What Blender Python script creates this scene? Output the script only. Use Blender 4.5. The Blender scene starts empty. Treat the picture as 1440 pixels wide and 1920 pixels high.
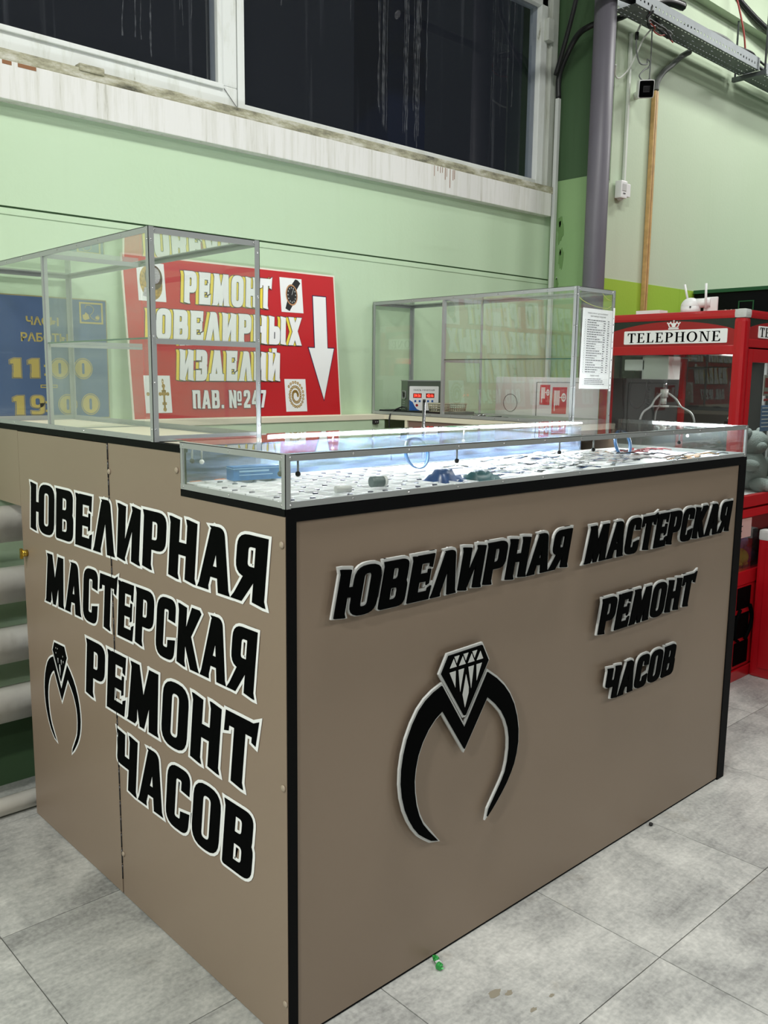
import bpy, bmesh, math, random
import numpy as np
from mathutils import Vector, Matrix
from mathutils.geometry import tessellate_polygon
random.seed(7)
SC = bpy.context.scene
COL = SC.collection
# ------------------------------------------------------------------ camera (solved from the vanishing points of the counter)
FPX = 1649.26
VX = np.array([2518.0, 727.0]); VY = np.array([-828.0, 688.6]); PP = np.array([720.0, 960.0])
def _d(v):
    w = np.array([v[0] - PP[0], v[1] - PP[1], FPX]); return w / np.linalg.norm(w)
_x = _d(VX); _y = _d(VY); _z = np.cross(_x, _y); _z /= np.linalg.norm(_z); _x = np.cross(_y, _z)
cam_d = bpy.data.cameras.new('camera'); cam = bpy.data.objects.new('camera', cam_d); COL.objects.link(cam)
cam_d.sensor_fit = 'VERTICAL'; cam_d.sensor_height = 36.0; cam_d.lens = FPX / 1920.0 * 36.0
cam_d.clip_start = 0.02; cam_d.clip_end = 100
_R = np.array([_x, _y, _z])            # rows: world axes in camera coordinates (right, down, forward)
rt, dn, fw = _R[:, 0], _R[:, 1], _R[:, 2]
cam.matrix_world = Matrix(((rt[0], -dn[0], -fw[0], 0), (rt[1], -dn[1], -fw[1], 0), (rt[2], -dn[2], -fw[2], 1.46), (0, 0, 0, 1)))
SC.camera = cam
# ------------------------------------------------------------------ world, exposure, hall lamps
SC.view_settings.view_transform = 'Standard'; SC.view_settings.look = 'None'
SC.view_settings.exposure = 0.0; SC.view_settings.gamma = 1.0
try: SC.view_settings.use_curve_mapping = False
except Exception: pass
SC.cycles.transparent_max_bounces = 40
SC.cycles.max_bounces = 10
SC.cycles.use_denoising = True
wd = bpy.data.worlds.new('night_sky'); SC.world = wd; wd.use_nodes = True
wd.node_tree.nodes['Background'].inputs[0].default_value = (0.010, 0.012, 0.0155, 1)
wd.node_tree.nodes['Background'].inputs[1].default_value = 1.0
CEIL = 4.4
LAMPS = [(1.9, 1.05, 66), (5.4, 1.80, 36), (-1.6, 1.25, 112), (-4.4, -0.6, 270), (1.9, -2.7, 50), (5.4, -2.7, 80), (-1.6, -2.7, 70), (7.5, 1.0, 80), (9.0, -2.7, 50)]
def area_lamp(x, y, w):
    l = bpy.data.lights.new('tube_light', 'AREA'); l.shape = 'RECTANGLE'; l.size = 1.25; l.size_y = 0.28
    l.energy = w; l.color = (1.0, 1.0, 0.965)
    o = bpy.data.objects.new('tube_light', l); COL.objects.link(o); o.location = (x, y, CEIL - 0.13)
    return o
for a in LAMPS: area_lamp(*a)

# ------------------------------------------------------------------ helpers
def lin(c):
    return tuple(((v / 255.0) / 12.92 if v / 255.0 <= 0.04045 else ((v / 255.0 + 0.055) / 1.055) ** 2.4) for v in c)
def mat(name, rgb, rough=0.5, metal=0.0, spec=0.5, emit=None, noise=None, bump=None, coat=0.0):
    """rgb in sRGB 0..255; noise=(scale, amount) varies the value; bump=(scale, strength)."""
    m = bpy.data.materials.new(name); m.use_nodes = True
    nt = m.node_tree; b = nt.nodes['Principled BSDF']; c = lin(rgb)
    b.inputs['Base Color'].default_value = (*c, 1); b.inputs['Roughness'].default_value = rough
    b.inputs['Metallic'].default_value = metal; b.inputs['Specular IOR Level'].default_value = spec
    if coat: b.inputs['Coat Weight'].default_value = coat; b.inputs['Coat Roughness'].default_value = 0.08
    if emit:
        b.inputs['Emission Color'].default_value = (*lin(emit[0]), 1); b.inputs['Emission Strength'].default_value = emit[1]
    tc = None
    if noise or bump:
        tc = nt.nodes.new('ShaderNodeTexCoord')
    if noise:
        n = nt.nodes.new('ShaderNodeTexNoise'); n.inputs['Scale'].default_value = noise[0]; n.inputs['Detail'].default_value = 6
        nt.links.new(tc.outputs['Object'], n.inputs['Vector'])
        r = nt.nodes.new('ShaderNodeMapRange'); r.inputs[1].default_value = 0.3; r.inputs[2].default_value = 0.7
        r.inputs[3].default_value = 1 - noise[1]; r.inputs[4].default_value = 1 + noise[1] * 0.6
        nt.links.new(n.outputs['Fac'], r.inputs[0])
        h = nt.nodes.new('ShaderNodeHueSaturation'); h.inputs['Color'].default_value = (*c, 1)
        nt.links.new(r.outputs[0], h.inputs['Value']); nt.links.new(h.outputs[0], b.inputs['Base Color'])
    if bump:
        n2 = nt.nodes.new('ShaderNodeTexNoise'); n2.inputs['Scale'].default_value = bump[0]; n2.inputs['Detail'].default_value = 5
        nt.links.new(tc.outputs['Object'], n2.inputs['Vector'])
        bp = nt.nodes.new('ShaderNodeBump'); bp.inputs['Strength'].default_value = bump[1]; bp.inputs['Distance'].default_value = 0.01
        nt.links.new(n2.outputs['Fac'], bp.inputs['Height']); nt.links.new(bp.outputs[0], b.inputs['Normal'])
    return m
def glass_mat(name, haze=0.05, haze_rgb=(220, 225, 220), tint=(253, 254, 253), ior=1.5, streak=(1, 1, 1), hscale=6.0, contrast=1.0):
    """thin pane: transparent with fresnel reflection and a little dust that takes the light."""
    m = bpy.data.materials.new(name); m.use_nodes = True; nt = m.node_tree
    for n in list(nt.nodes): nt.nodes.remove(n)
    N = nt.nodes.new; Lk = nt.links.new
    out = N('ShaderNodeOutputMaterial'); tr = N('ShaderNodeBsdfTransparent'); gl = N('ShaderNodeBsdfGlossy'); df = N('ShaderNodeBsdfDiffuse')
    tr.inputs[0].default_value = (*lin(tint), 1); gl.inputs['Roughness'].default_value = 0.015; gl.inputs[0].default_value = (1, 1, 1, 1)
    df.inputs[0].default_value = (*lin(haze_rgb), 1)
    # schlick term from the unsigned view angle, once per pane (front side only)
    ge = N('ShaderNodeNewGeometry'); dt = N('ShaderNodeVectorMath'); dt.operation = 'DOT_PRODUCT'; Lk(ge.outputs['Incoming'], dt.inputs[0]); Lk(ge.outputs['Normal'], dt.inputs[1])
    ab = N('ShaderNodeMath'); ab.operation = 'ABSOLUTE'; Lk(dt.outputs['Value'], ab.inputs[0])
    iv = N('ShaderNodeMath'); iv.operation = 'SUBTRACT'; iv.inputs[0].default_value = 1.0; Lk(ab.outputs[0], iv.inputs[1])
    pw = N('ShaderNodeMath'); pw.operation = 'POWER'; Lk(iv.outputs[0], pw.inputs[0]); pw.inputs[1].default_value = 4.2
    F0 = 2 * ((ior - 1) / (ior + 1)) ** 2
    ma = N('ShaderNodeMath'); ma.operation = 'MULTIPLY_ADD'; Lk(pw.outputs[0], ma.inputs[0]); ma.inputs[1].default_value = 1 - F0; ma.inputs[2].default_value = F0
    nb_ = N('ShaderNodeMath'); nb_.operation = 'SUBTRACT'; nb_.inputs[0].default_value = 1.0; Lk(ge.outputs['Backfacing'], nb_.inputs[1])
    fm_ = N('ShaderNodeMath'); fm_.operation = 'MULTIPLY'; Lk(ma.outputs[0], fm_.inputs[0]); Lk(nb_.outputs[0], fm_.inputs[1])
    m1 = N('ShaderNodeMixShader'); Lk(fm_.outputs[0], m1.inputs[0]); Lk(tr.outputs[0], m1.inputs[1]); Lk(gl.outputs[0], m1.inputs[2])
    tc = N('ShaderNodeTexCoord'); mp = N('ShaderNodeMapping'); mp.inputs['Scale'].default_value = streak
    ns = N('ShaderNodeTexNoise'); ns.inputs['Scale'].default_value = hscale; ns.inputs['Detail'].default_value = 7
    Lk(tc.outputs['Object'], mp.inputs[0]); Lk(mp.outputs[0], ns.inputs['Vector'])
    mr = N('ShaderNodeMapRange'); mr.inputs[1].default_value = 0.5 - 0.22 / contrast; mr.inputs[2].default_value = 0.5 + 0.22 / contrast
    mr.inputs[3].default_value = haze * 0.35; mr.inputs[4].default_value = haze * 1.8
    Lk(ns.outputs['Fac'], mr.inputs[0])
    m2 = N('ShaderNodeMixShader'); Lk(mr.outputs[0], m2.inputs[0]); Lk(m1.outputs[0], m2.inputs[1]); Lk(df.outputs[0], m2.inputs[2])
    Lk(m2.outputs[0], out.inputs[0]); return m
class MB:
    """collects shapes in world coordinates, builds one mesh object"""
    def __init__(s): s.v = []; s.f = []; s.sm = []
    def add(s, vs, fs, smooth=False):
        k = len(s.v); s.v += [tuple(v) for v in vs]; s.f += [tuple(i + k for i in f) for f in fs]; s.sm += [smooth] * len(fs); return s
    def box(s, x0, x1, y0, y1, z0, z1, M=None):
        vs = [Vector((x, y, z)) for z in (z0, z1) for y in (y0, y1) for x in (x0, x1)]
        if M: vs = [M @ v for v in vs]
        return s.add(vs, [(0, 2, 3, 1), (4, 5, 7, 6), (0, 1, 5, 4), (2, 6, 7, 3), (0, 4, 6, 2), (1, 3, 7, 5)])
    def bbox(s, x0, x1, y0, y1, z0, z1, b=0.004, M=None):
        """box with chamfered edges"""
        bm = bmesh.new(); bmesh.ops.create_cube(bm, size=1)
        for v in bm.verts: v.co = Vector(((x0 + x1) / 2 + v.co.x * (x1 - x0), (y0 + y1) / 2 + v.co.y * (y1 - y0), (z0 + z1) / 2 + v.co.z * (z1 - z0)))
        bmesh.ops.bevel(bm, geom=list(bm.edges), offset=b, segments=2, affect='EDGES', profile=0.7)
        bm.verts.index_update(); vs = [M @ v.co if M else v.co.copy() for v in bm.verts]; fs = [[v.index for v in f.verts] for f in bm.faces]; bm.free()
        return s.add(vs, fs)
    def tube(s, pts, r, n=10, smooth_path=False, cap=True):
        pts = [Vector(p) for p in pts]
        if smooth_path and len(pts) > 2:
            q = []
            P = [pts[0]] + pts + [pts[-1]]
            for i in range(1, len(P) - 2):
                for t in np.linspace(0, 1, 7)[:-1]:
                    a, b, c, d = P[i - 1], P[i], P[i + 1], P[i + 2]
                    q.append(0.5 * ((2 * b) + (c - a) * t + (2 * a - 5 * b + 4 * c - d) * t * t + (3 * b - a - 3 * c + d) * t ** 3))
            q.append(pts[-1]); pts = q
        rs = r if isinstance(r, (list, tuple)) else [r] * len(pts)
        if len(rs) != len(pts): rs = list(np.interp(np.linspace(0, 1, len(pts)), np.linspace(0, 1, len(rs)), rs))
        vs = []; up = None
        for i, p in enumerate(pts):
            t = (pts[min(i + 1, len(pts) - 1)] - pts[max(i - 1, 0)]).normalized()
            if up is None:
                up = t.orthogonal().normalized()
            up = (up - t * up.dot(t)).normalized(); w = t.cross(up)
            for k in range(n):
                a = 2 * math.pi * k / n; vs.append(p + (up * math.cos(a) + w * math.sin(a)) * rs[i])
        fs = [(i * n + k, i * n + (k + 1) % n, (i + 1) * n + (k + 1) % n, (i + 1) * n + k) for i in range(len(pts) - 1) for k in range(n)]
        s.add(vs, fs, True)
        if cap:
            k0 = len(s.v) - len(vs)
            s.f += [tuple(k0 + k for k in range(n))[::-1], tuple(k0 + (len(pts) - 1) * n + k for k in range(n))]; s.sm += [False, False]
        return s
    def ball(s, c, r, n=12, m=8, M=None):
        rx, ry, rz = r if isinstance(r, (tuple, list)) else (r, r, r)
        vs = [Vector((c[0], c[1], c[2] + rz))]
        for j in range(1, m):
            a = math.pi * j / m
            for k in range(n):
                b = 2 * math.pi * k / n; vs.append(Vector((c[0] + rx * math.sin(a) * math.cos(b), c[1] + ry * math.sin(a) * math.sin(b), c[2] + rz * math.cos(a))))
        vs.append(Vector((c[0], c[1], c[2] - rz)))
        if M: vs = [M @ v for v in vs]
        fs = [(0, 1 + k, 1 + (k + 1) % n) for k in range(n)]
        for j in range(m - 2):
            for k in range(n): a = 1 + j * n; fs.append((a + k, a + n + k, a + n + (k + 1) % n, a + (k + 1) % n))
        e = len(vs) - 1; a = 1 + (m - 2) * n
        fs += [(a + k, e, a + (k + 1) % n) for k in range(n)]
        return s.add(vs, fs, True)
    def poly(s, pts, holes, T, d0, d1):
        """2D contour (+holes) placed by T(u,v,d); extruded from depth d0 to d1"""
        cs = [pts] + list(holes or [])
        tri = tessellate_polygon([[Vector((p[0], p[1], 0)) for p in c] for c in cs])
        flat = [p for c in cs for p in c]; n = len(flat)
        vs = [T(p[0], p[1], d1) for p in flat] + [T(p[0], p[1], d0) for p in flat]
        fs = [tuple(t) for t in tri] + [tuple(i + n for i in t) for t in tri]
        k = 0
        for c in cs:
            m = len(c)
            for i in range(m):
                a, b = k + i, k + (i + 1) % m; fs.append((a, b, b + n, a + n))
            k += m
        return s.add(vs, fs)
    def build(s, name, m, parent=None, recalc=True, tag=None):
        me = bpy.data.meshes.new(name)
        off = Vector((0, 0, 0)); p = parent
        while p is not None: off += p.location; p = p.parent
        c0 = Vector((0, 0, 0))
        if parent is None and s.v:
            a = np.array(s.v); c0 = Vector(((a[:, 0].min() + a[:, 0].max()) / 2, (a[:, 1].min() + a[:, 1].max()) / 2, a[:, 2].min()))
        me.from_pydata([tuple(Vector(v) - off - c0) for v in s.v], [], s.f)
        for pl, sm in zip(me.polygons, s.sm): pl.use_smooth = sm
        if recalc:
            bm = bmesh.new(); bm.from_mesh(me); bmesh.ops.recalc_face_normals(bm, faces=bm.faces); bm.to_mesh(me); bm.free()
        me.materials.append(m); me.update()
        o = bpy.data.objects.new(name, me); COL.objects.link(o); o.location = c0
        if parent is not None: o.parent = parent
        if tag: settag(o, *tag)
        return o
def settag(o, label=None, cat=None, group=None, kind=None):
    if label: o['label'] = label
    if cat: o['category'] = cat
    if group: o['group'] = group
    if kind: o['kind'] = kind
    return o
def empty(name, loc, label=None, cat=None, group=None, kind=None):
    o = bpy.data.objects.new(name, None); COL.objects.link(o); o.location = loc; o.empty_display_size = 0.1
    return settag(o, label, cat, group, kind)
def B(name, m, parent, *b, **k):
    return MB().box(*b).build(name, m, parent, **k)
def copy_tree(o, parent=None):
    c = o.copy(); COL.objects.link(c); c.parent = parent
    for ch in [q for q in bpy.data.objects if q.parent == o]: copy_tree(ch, c)
    return c
def rounded(pts):
    out = []; n = len(pts)
    for i in range(n):
        p = pts[i]; r = p[2] if len(p) > 2 else 0
        if r <= 0: out.append((p[0], p[1])); continue
        a, b, c = np.array(pts[i - 1][:2]), np.array(p[:2]), np.array(pts[(i + 1) % n][:2])
        ua = (a - b); ub = (c - b); la, lb = np.linalg.norm(ua), np.linalg.norm(ub); ua, ub = ua / la, ub / lb
        r = min(r, la * 0.5, lb * 0.5); p0, p1 = b + ua * r, b + ub * r
        for t in np.linspace(0, 1, 6): q = (1 - t) ** 2 * p0 + 2 * t * (1 - t) * b + t * t * p1; out.append((q[0], q[1]))
    return out
def area2(p): return sum(p[i - 1][0] * p[i][1] - p[i][0] * p[i - 1][1] for i in range(len(p)))
def offset(p, d):
    if abs(d) < 1e-9: return p
    q = [p[0]]
    for a in p[1:]:
        if math.hypot(a[0] - q[-1][0], a[1] - q[-1][1]) > 1e-5: q.append(a)
    if math.hypot(q[0][0] - q[-1][0], q[0][1] - q[-1][1]) < 1e-5: q.pop()
    s = 1 if area2(q) > 0 else -1; n = len(q); out = []
    for i in range(n):
        a, b, c = np.array(q[i - 1]), np.array(q[i]), np.array(q[(i + 1) % n])
        e1 = (b - a) / np.linalg.norm(b - a); e2 = (c - b) / np.linalg.norm(c - b)
        n1 = np.array([e1[1], -e1[0]]) * s; n2 = np.array([e2[1], -e2[0]]) * s
        m = n1 + n2; L = np.linalg.norm(m)
        m = n1 if L < 0.2 else m / L
        k = min(1.0 / max(m @ n1, 0.35), 1.9); r = b + m * d * k; out.append((float(r[0]), float(r[1])))
    return out
# ------------------------------------------------------------------ lettering: angular bold condensed glyphs (unit height)
def stem(x0, x1, y0=0, y1=1, top=True, bot=True):
    p = [(x0 + 0.025 * bot, y0)] if False else []
    p += [(x0, y0 + 0.03), (x1, y0 + 0.0), (x1 + (0.03 if bot else 0), y0), (x1, y0 + 0.08)] if bot else [(x0, y0), (x1, y0)]
    p += [(x1, y1 - 0.03), (x0, y1), (x0 - 0.03, y1), (x0, y1 - 0.09)] if top else [(x1, y1), (x0, y1)]
    return (p, None)
def bar(x0, x1, y0, y1): return ([(x0, y0), (x1, y0), (x1, y1), (x0, y1)], None)
def ring(x0, x1, y0, y1, s=0.2, t=0.16, rl=0.22, rr=0.22):
    return ([(x0, y0, rl), (x1, y0, rr), (x1, y1, rr), (x0, y1, rl)], [(x0 + s, y0 + t, rl * .35), (x0 + s, y1 - t, rl * .35), (x1 - s, y1 - t, rr * .5), (x1 - s, y0 + t, rr * .5)])
def P(*pts): return (list(pts), None)
GL = {
 'О': (0.60, [ring(0, .60, -.01, 1.01, .2, .15, .26, .26)]),
 'Ю': (0.88, [stem(0, .19), bar(.17, .36, .42, .60), ring(.32, .90, -.01, 1.01, .19, .15, .25, .25)]),
 'В': (0.58, [ring(0, .56, .44, 1, .2, .15, 0, .16), ring(0, .59, 0, .58, .2, .15, .04, .18), stem(0, .2, .3, 1, True, False)]),
 'Е': (0.50, [stem(0, .2, 0, 1, True, False), bar(.1, .48, .83, 1), P((.1, .42), (.42, .42), (.42, .34), (.46, .36), (.46, .66), (.42, .66), (.42, .58), (.1, .58)), bar(.1, .50, 0, .17), P((.44, .74), (.49, .72), (.50, 1), (.44, 1)), P((.45, 0), (.51, 0), (.53, .27), (.47, .24))]),
 'Λ': (0.60, [P((-.02, 0), (.20, 0), (.19, .06), (.40, .93), (.26, 1), (.2, .95), (.01, .07)), P((.20, 1.0), (.44, 1.0, .1), (.60, .06), (.63, 0), (.42, 0), (.30, .86), (.24, .96))]),
 'А': (0.62, [P((-.02, 0), (.20, 0), (.19, .06), (.40, .93), (.26, 1), (.2, .95), (.01, .07)), P((.18, 1.0), (.46, 1.0, .12), (.62, .06), (.65, 0), (.43, 0), (.30, .86), (.24, .95)), bar(.1, .50, .22, .37)]),
 'И': (0.60, [stem(0, .19), stem(.41, .60), P((.1, .03), (.19, .0), (.50, .92), (.42, .98))]),
 'Й': (0.60, [stem(0, .19), stem(.41, .60), P((.1, .03), (.19, .0), (.50, .92), (.42, .98)), bar(.2, .4, 1.05, 1.14)]),
 'Р': (0.56, [stem(0, .2), ring(0, .56, .36, 1, .2, .15, 0, .2)]),
 'Н': (0.60, [stem(0, .2), stem(.4, .60), bar(.15, .45, .42, .60)]),
 'Я': (0.58, [stem(.38, .58, 0, 1, False, True), ring(.02, .58, .38, 1, .2, .15, .2, .04), P((-.04, 0), (.16, 0), (.42, .42), (.22, .46), (.02, .08))]),
 'М': (0.80, [P((0, 0), (.2, 0), (.24, .06), (.24, 1), (.04, 1), (.07, .94), (.02, .04)), P((.04, 1), (.26, 1), (.45, .35), (.40, .0), (.35, .0), (.1, .85)), P((.35, 0), (.45, 0), (.72, .95), (.54, 1), (.36, .3)), P((.54, 1), (.76, 1), (.80, .06), (.83, 0), (.60, 0), (.56, .9))]),
 'С': (0.54, [P((.54, .66), (.54, 1.01, .16), (0, 1.01, .24), (0, -.01, .24), (.54, -.01, .16), (.56, .34), (.36, .30), (.36, .16, .05), (.2, .16, .06), (.2, .84, .06), (.36, .84, .05), (.36, .68))]),
 'Т': (0.58, [bar(0, .56, .82, 1), stem(.18, .38, 0, .9, False, True), P((-.02, .72), (.05, .74), (.06, 1), (-.01, 1)), P((.53, .74), (.59, .72), (.62, 1.05), (.53, 1))]),
 'К': (0.58, [stem(0, .2), P((.14, .42), (.36, 1), (.56, 1), (.60, .96), (.30, .44)), P((.18, .56), (.34, .56), (.58, .06), (.62, 0), (.40, 0), (.18, .45))]),
 'Ч': (0.56, [P((0, .42, .1), (.45, .40), (.45, .57), (.2, .58), (.19, .97), (-.03, 1), (0, .92)), stem(.36, .56)]),
 'Ы': (0.86, [stem(0, .2, 0, 1, True, False), ring(0, .52, 0, .62, .2, .15, 0, .18), stem(.62, .82)]),
 'Х': (0.62, [P((0, 0), (.2, 0), (.62, 1), (.42, 1)), P((.42, 0), (.64, 0), (.2, 1), (-.02, 1))]),
 'З': (0.5, [P((0, 1), (.5, 1, .2), (.5, .54, .06), (.46, .5), (.5, .46, .06), (.5, 0, .2), (0, 0), (0, .3), (.18, .3), (.18, .16), (.3, .16), (.3, .42), (.16, .42), (.16, .58), (.3, .58), (.3, .84), (.18, .84), (.18, .7), (0, .7))]),
 'Д': (0.68, [P((.06, .1), (.22, .1), (.36, .95), (.22, 1)), P((.22, 1), (.46, 1), (.62, .1), (.42, .1)), bar(0, .68, 0, .18)]),
 'П': (0.56, [stem(0, .2), stem(.36, .56), bar(.05, .5, .82, 1)]),
 '.': (0.2, [bar(.02, .19, 0, .17)]),
 '№': (1.05, [stem(0, .18), stem(.38, .56), P((.05, 1), (.18, 1), (.5, .0), (.38, .0)), ring(.66, 1.0, .36, .95, .11, .1, .12, .12), bar(.68, .98, .16, .25)]),
 '2': (0.52, [P((0, .66), (0, 1, .2), (.52, 1, .2), (.52, .55, .1), (.22, .18), (.52, .18), (.52, 0), (0, 0), (0, .2), (.32, .6), (.32, .84), (.19, .84), (.19, .66))]),
 '4': (0.56, [stem(.32, .5, 0, 1, False, False), P((0, .2), (.56, .2), (.56, .36), (.18, .36), (.42, 1), (.26, 1), (0, .36))]),
 '7': (0.5, [P((0, .83), (.28, .83), (.06, 0), (.26, 0), (.5, .86), (.5, 1), (0, 1))]),
 '1': (0.42, [P((.1, 0), (.42, 0), (.42, 1), (.16, 1), (0, .9), (0, .72), (.12, .72), (.12, .3), (.1, .2))]),
 '9': (0.6, [ring(0, .6, .36, 1.01, .2, .15, .25, .25), P((.4, .6), (.6, .6), (.6, 0, .25), (0, 0, .1), (0, .2), (.3, .17), (.4, .2, .1))]),
}
def glyph_polys(ch, grow=0.0):
    res = []
    for outer, hole in GL[ch][1]:
        o = offset(rounded(outer), grow); h = None
        if hole:
            hp = rounded(hole); w = min(max(p[0] for p in hp) - min(p[0] for p in hp), max(p[1] for p in hp) - min(p[1] for p in hp))
            if w > 2.2 * grow + 0.02: h = offset(hp, -grow)
        res.append((o, h))
    return res
def text_layout(text, u0, u1, v0, h, slant, gap=0.10, space=0.35):
    """letters fitted between u0 and u1 along the baseline; yields (char, map(x,y)->(u,v))"""
    W = 0; pos = []
    for c in text:
        if c == ' ': W += space; continue
        pos.append((c, W)); W += GL[c][0] + gap
    W -= gap; s = (u1 - u0) / W
    for c, x in pos:
        yield c, (lambda px, py, x=x: (u0 + (x + px) * s + slant * py * h, v0 + py * h)), s
# serif capitals for the telephone signs
def sf(x0, x1, y): return [(x0, y - .035), (x1, y - .035), (x1, y + .035), (x0, y + .035)]
def serif_caps():
    b = lambda x0, x1, y0, y1: [(x0, y0), (x1, y0), (x1, y1), (x0, y1)]
    G = {}
    G['T'] = (.62, [b(.24, .38, 0, 1), b(0, .62, .93, 1), b(.14, .48, 0, .05), [(0, .74), (.05, .74), (.09, .95), (0, .95)], [(.57, .74), (.62, .74), (.62, .95), (.53, .95)]])
    G['E'] = (.60, [b(.08, .22, 0, 1), b(0, .54, .94, 1), b(0, .56, 0, .06), b(.2, .40, .48, .54), b(.37, .42, .38, .64), [(.5, .76), (.54, .76), (.54, .98), (.44, .98)], [(.44, .02), (.57, .02), (.59, .26), (.55, .26)]])
    G['L'] = (.56, [b(.08, .22, 0, 1), b(0, .32, .95, 1), b(0, .54, 0, .06), [(.42, .02), (.54, .02), (.56, .28), (.52, .28)]])
    G['P'] = (.60, [b(.08, .22, 0, 1), b(0, .34, 0, .05), b(0, .2, .95, 1)])
    G['H'] = (.74, [b(.08, .22, 0, 1), b(.52, .66, 0, 1), b(.2, .54, .48, .54), b(0, .30, 0, .05), b(0, .30, .95, 1), b(.44, .74, 0, .05), b(.44, .74, .95, 1)])
    G['N'] = (.76, [b(.1, .16, 0, 1), b(.60, .66, 0, 1), [(.1, 1), (.26, 1), (.66, 0), (.56, 0)], b(0, .26, 0, .05), b(0, .2, .95, 1), b(.50, .76, .95, 1)])
    G['O'] = (.76, [])
    return G
SERIF = serif_caps()
def ell(cx, cy, rx, ry, n=28, a0=0, a1=2 * math.pi):
    return [(cx + rx * math.cos(a0 + (a1 - a0) * k / n), cy + ry * math.sin(a0 + (a1 - a0) * k / n)) for k in range(n + (0 if a1 - a0 > 6.28 else 1))]
def serif_text(mb, text, u0, u1, v0, h, T, d0, d1, gap=.13):
    W = sum(SERIF[c][0] + gap for c in text) - gap; s = (u1 - u0) / W; x = 0
    for c in text:
        for p in SERIF[c][1]: mb.poly([(u0 + (x + a) * s, v0 + b * h) for a, b in p], None, T, d0, d1)
        if c == 'O': mb.poly([(u0 + (x + a) * s, v0 + b * h) for a, b in ell(.38, .5, .38, .52)], [[(u0 + (x + a) * s, v0 + b * h) for a, b in ell(.38, .5, .23, .46)][::-1]], T, d0, d1)
        if c == 'P': mb.poly([(u0 + (x + a) * s, v0 + b * h) for a, b in [(.15, .46)] + ell(.30, .73, .29, .27, 12, -math.pi / 2, math.pi / 2) + [(.15, 1.0)]], [[(u0 + (x + a) * s, v0 + b * h) for a, b in [(.20, .515)] + ell(.27, .73, .17, .215, 12, -math.pi / 2, math.pi / 2) + [(.20, .945)]][::-1]], T, d0, d1)
        x += SERIF[c][0] + gap
def font_text(body, size, fn, m, name, parent, bold=0.0, extrude=0.0, fit=None, kind=None):
    """Blender's own font, laid on a plane by fn(u, v) -> world"""
    c = bpy.data.curves.new('t', 'FONT'); c.body = body; c.size = size; c.offset = bold; c.align_x = 'LEFT'; c.resolution_u = 3
    o = bpy.data.objects.new('t', c); COL.objects.link(o); bpy.context.view_layer.update()
    me = o.evaluated_get(bpy.context.evaluated_depsgraph_get()).to_mesh()
    V = [v.co.copy() for v in me.vertices]; F = [tuple(p.vertices) for p in me.polygons]
    o.to_mesh_clear() if False else None
    bpy.data.objects.remove(o); bpy.data.curves.remove(c)
    if not V: return None
    x0, x1 = min(v.x for v in V), max(v.x for v in V); y0, y1 = min(v.y for v in V), max(v.y for v in V)
    if fit:
        u0, u1, v0, v1 = fit
        V = [Vector((u0 + (v.x - x0) / (x1 - x0) * (u1 - u0), v0 + (v.y - y0) / max(y1 - y0, 1e-6) * (v1 - v0), 0)) for v in V]
    mb = MB(); mb.add([fn(v.x, v.y) for v in V], F)
    ob = mb.build(name, m, parent, recalc=False)
    if kind: ob['kind'] = kind
    return ob

# ------------------------------------------------------------------ materials
M = {}
M['beige'] = mat('beige_laminate', (138, 121, 104), 0.40, spec=0.45, noise=(1.2, 0.05))
M['black'] = mat('black_edging', (9, 10, 11), 0.6, spec=0.08)
M['letter_black'] = mat('letter_black', (3, 4, 4), 0.7, spec=0.03)
M['silver'] = mat('silver_acrylic', (194, 196, 193), 0.35)
M['white_vinyl'] = mat('white_vinyl', (238, 240, 238), 0.4)
M['alu'] = mat('anodised_aluminium', (158, 162, 161), 0.42, metal=0.25, spec=0.5)
M['rivet'] = mat('rivet_metal', (205, 205, 205), 0.2, metal=0.9)
M['chrome'] = mat('chrome', (150, 152, 156), 0.16, metal=1.0)
M['darkmetal'] = mat('dark_metal', (60, 60, 62), 0.25, metal=0.8)
M['glass'] = glass_mat('display_glass', 0.012, hscale=3.0)
M['glass_scr'] = glass_mat('scratched_glass', 0.034, (215, 225, 215), hscale=5.0, streak=(1, 0.15, 3), contrast=1.5)
M['glass_top'] = glass_mat('counter_glass', 0.0006, ior=1.55)
M['film'] = glass_mat('film_painted_reflection', 0.17, (176, 200, 232), (225, 235, 248), hscale=9.0, streak=(1, 1, 9), contrast=1.6)  # clouded plastic sheet; its bluish streaks are a reflection put into the colour
M['plastic_bag'] = glass_mat('clear_packet', 0.22, (235, 238, 240), hscale=60, contrast=2)
M['clear'] = glass_mat('clear_plastic', 0.05, (230, 235, 235), hscale=30)
M['glass_edge'] = mat('green_glass_edge', (38, 84, 66), 0.15)
M['cream'] = mat('cream_worktop', (232, 226, 203), 0.45)
M['pinkbrown'] = mat('brown_inner_panel', (140, 112, 104), 0.5)
M['whitefloor'] = mat('white_case_floor', (238, 240, 240), 0.5)
M['led'] = mat('led_strip_glow', (255, 255, 255), 0.5, emit=((240, 246, 255), 165.0))
M['red'] = mat('red_paint', (176, 14, 26), 0.28, coat=0.3)
M['darkred'] = mat('red_band', (150, 28, 30), 0.35)
M['darkband'] = mat('smoked_header', (34, 44, 38), 0.2)
M['signred'] = mat('sign_red', (190, 18, 28), 0.35)
M['signblue'] = mat('sign_blue', (62, 88, 130), 0.4)
M['gold'] = mat('sign_gold', (178, 160, 82), 0.45)
M['navy'] = mat('navy_outline', (28, 20, 66), 0.4)
M['yellow'] = mat('sign_yellow', (240, 216, 70), 0.4)
M['white'] = mat('white_plastic', (232, 233, 232), 0.38)
M['offwhite'] = mat('white_enamel', (214, 216, 216), 0.4, noise=(8, 0.04))
M['paper'] = mat('paper', (240, 241, 240), 0.6)
M['ink'] = mat('ink', (60, 62, 66), 0.6)
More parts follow.
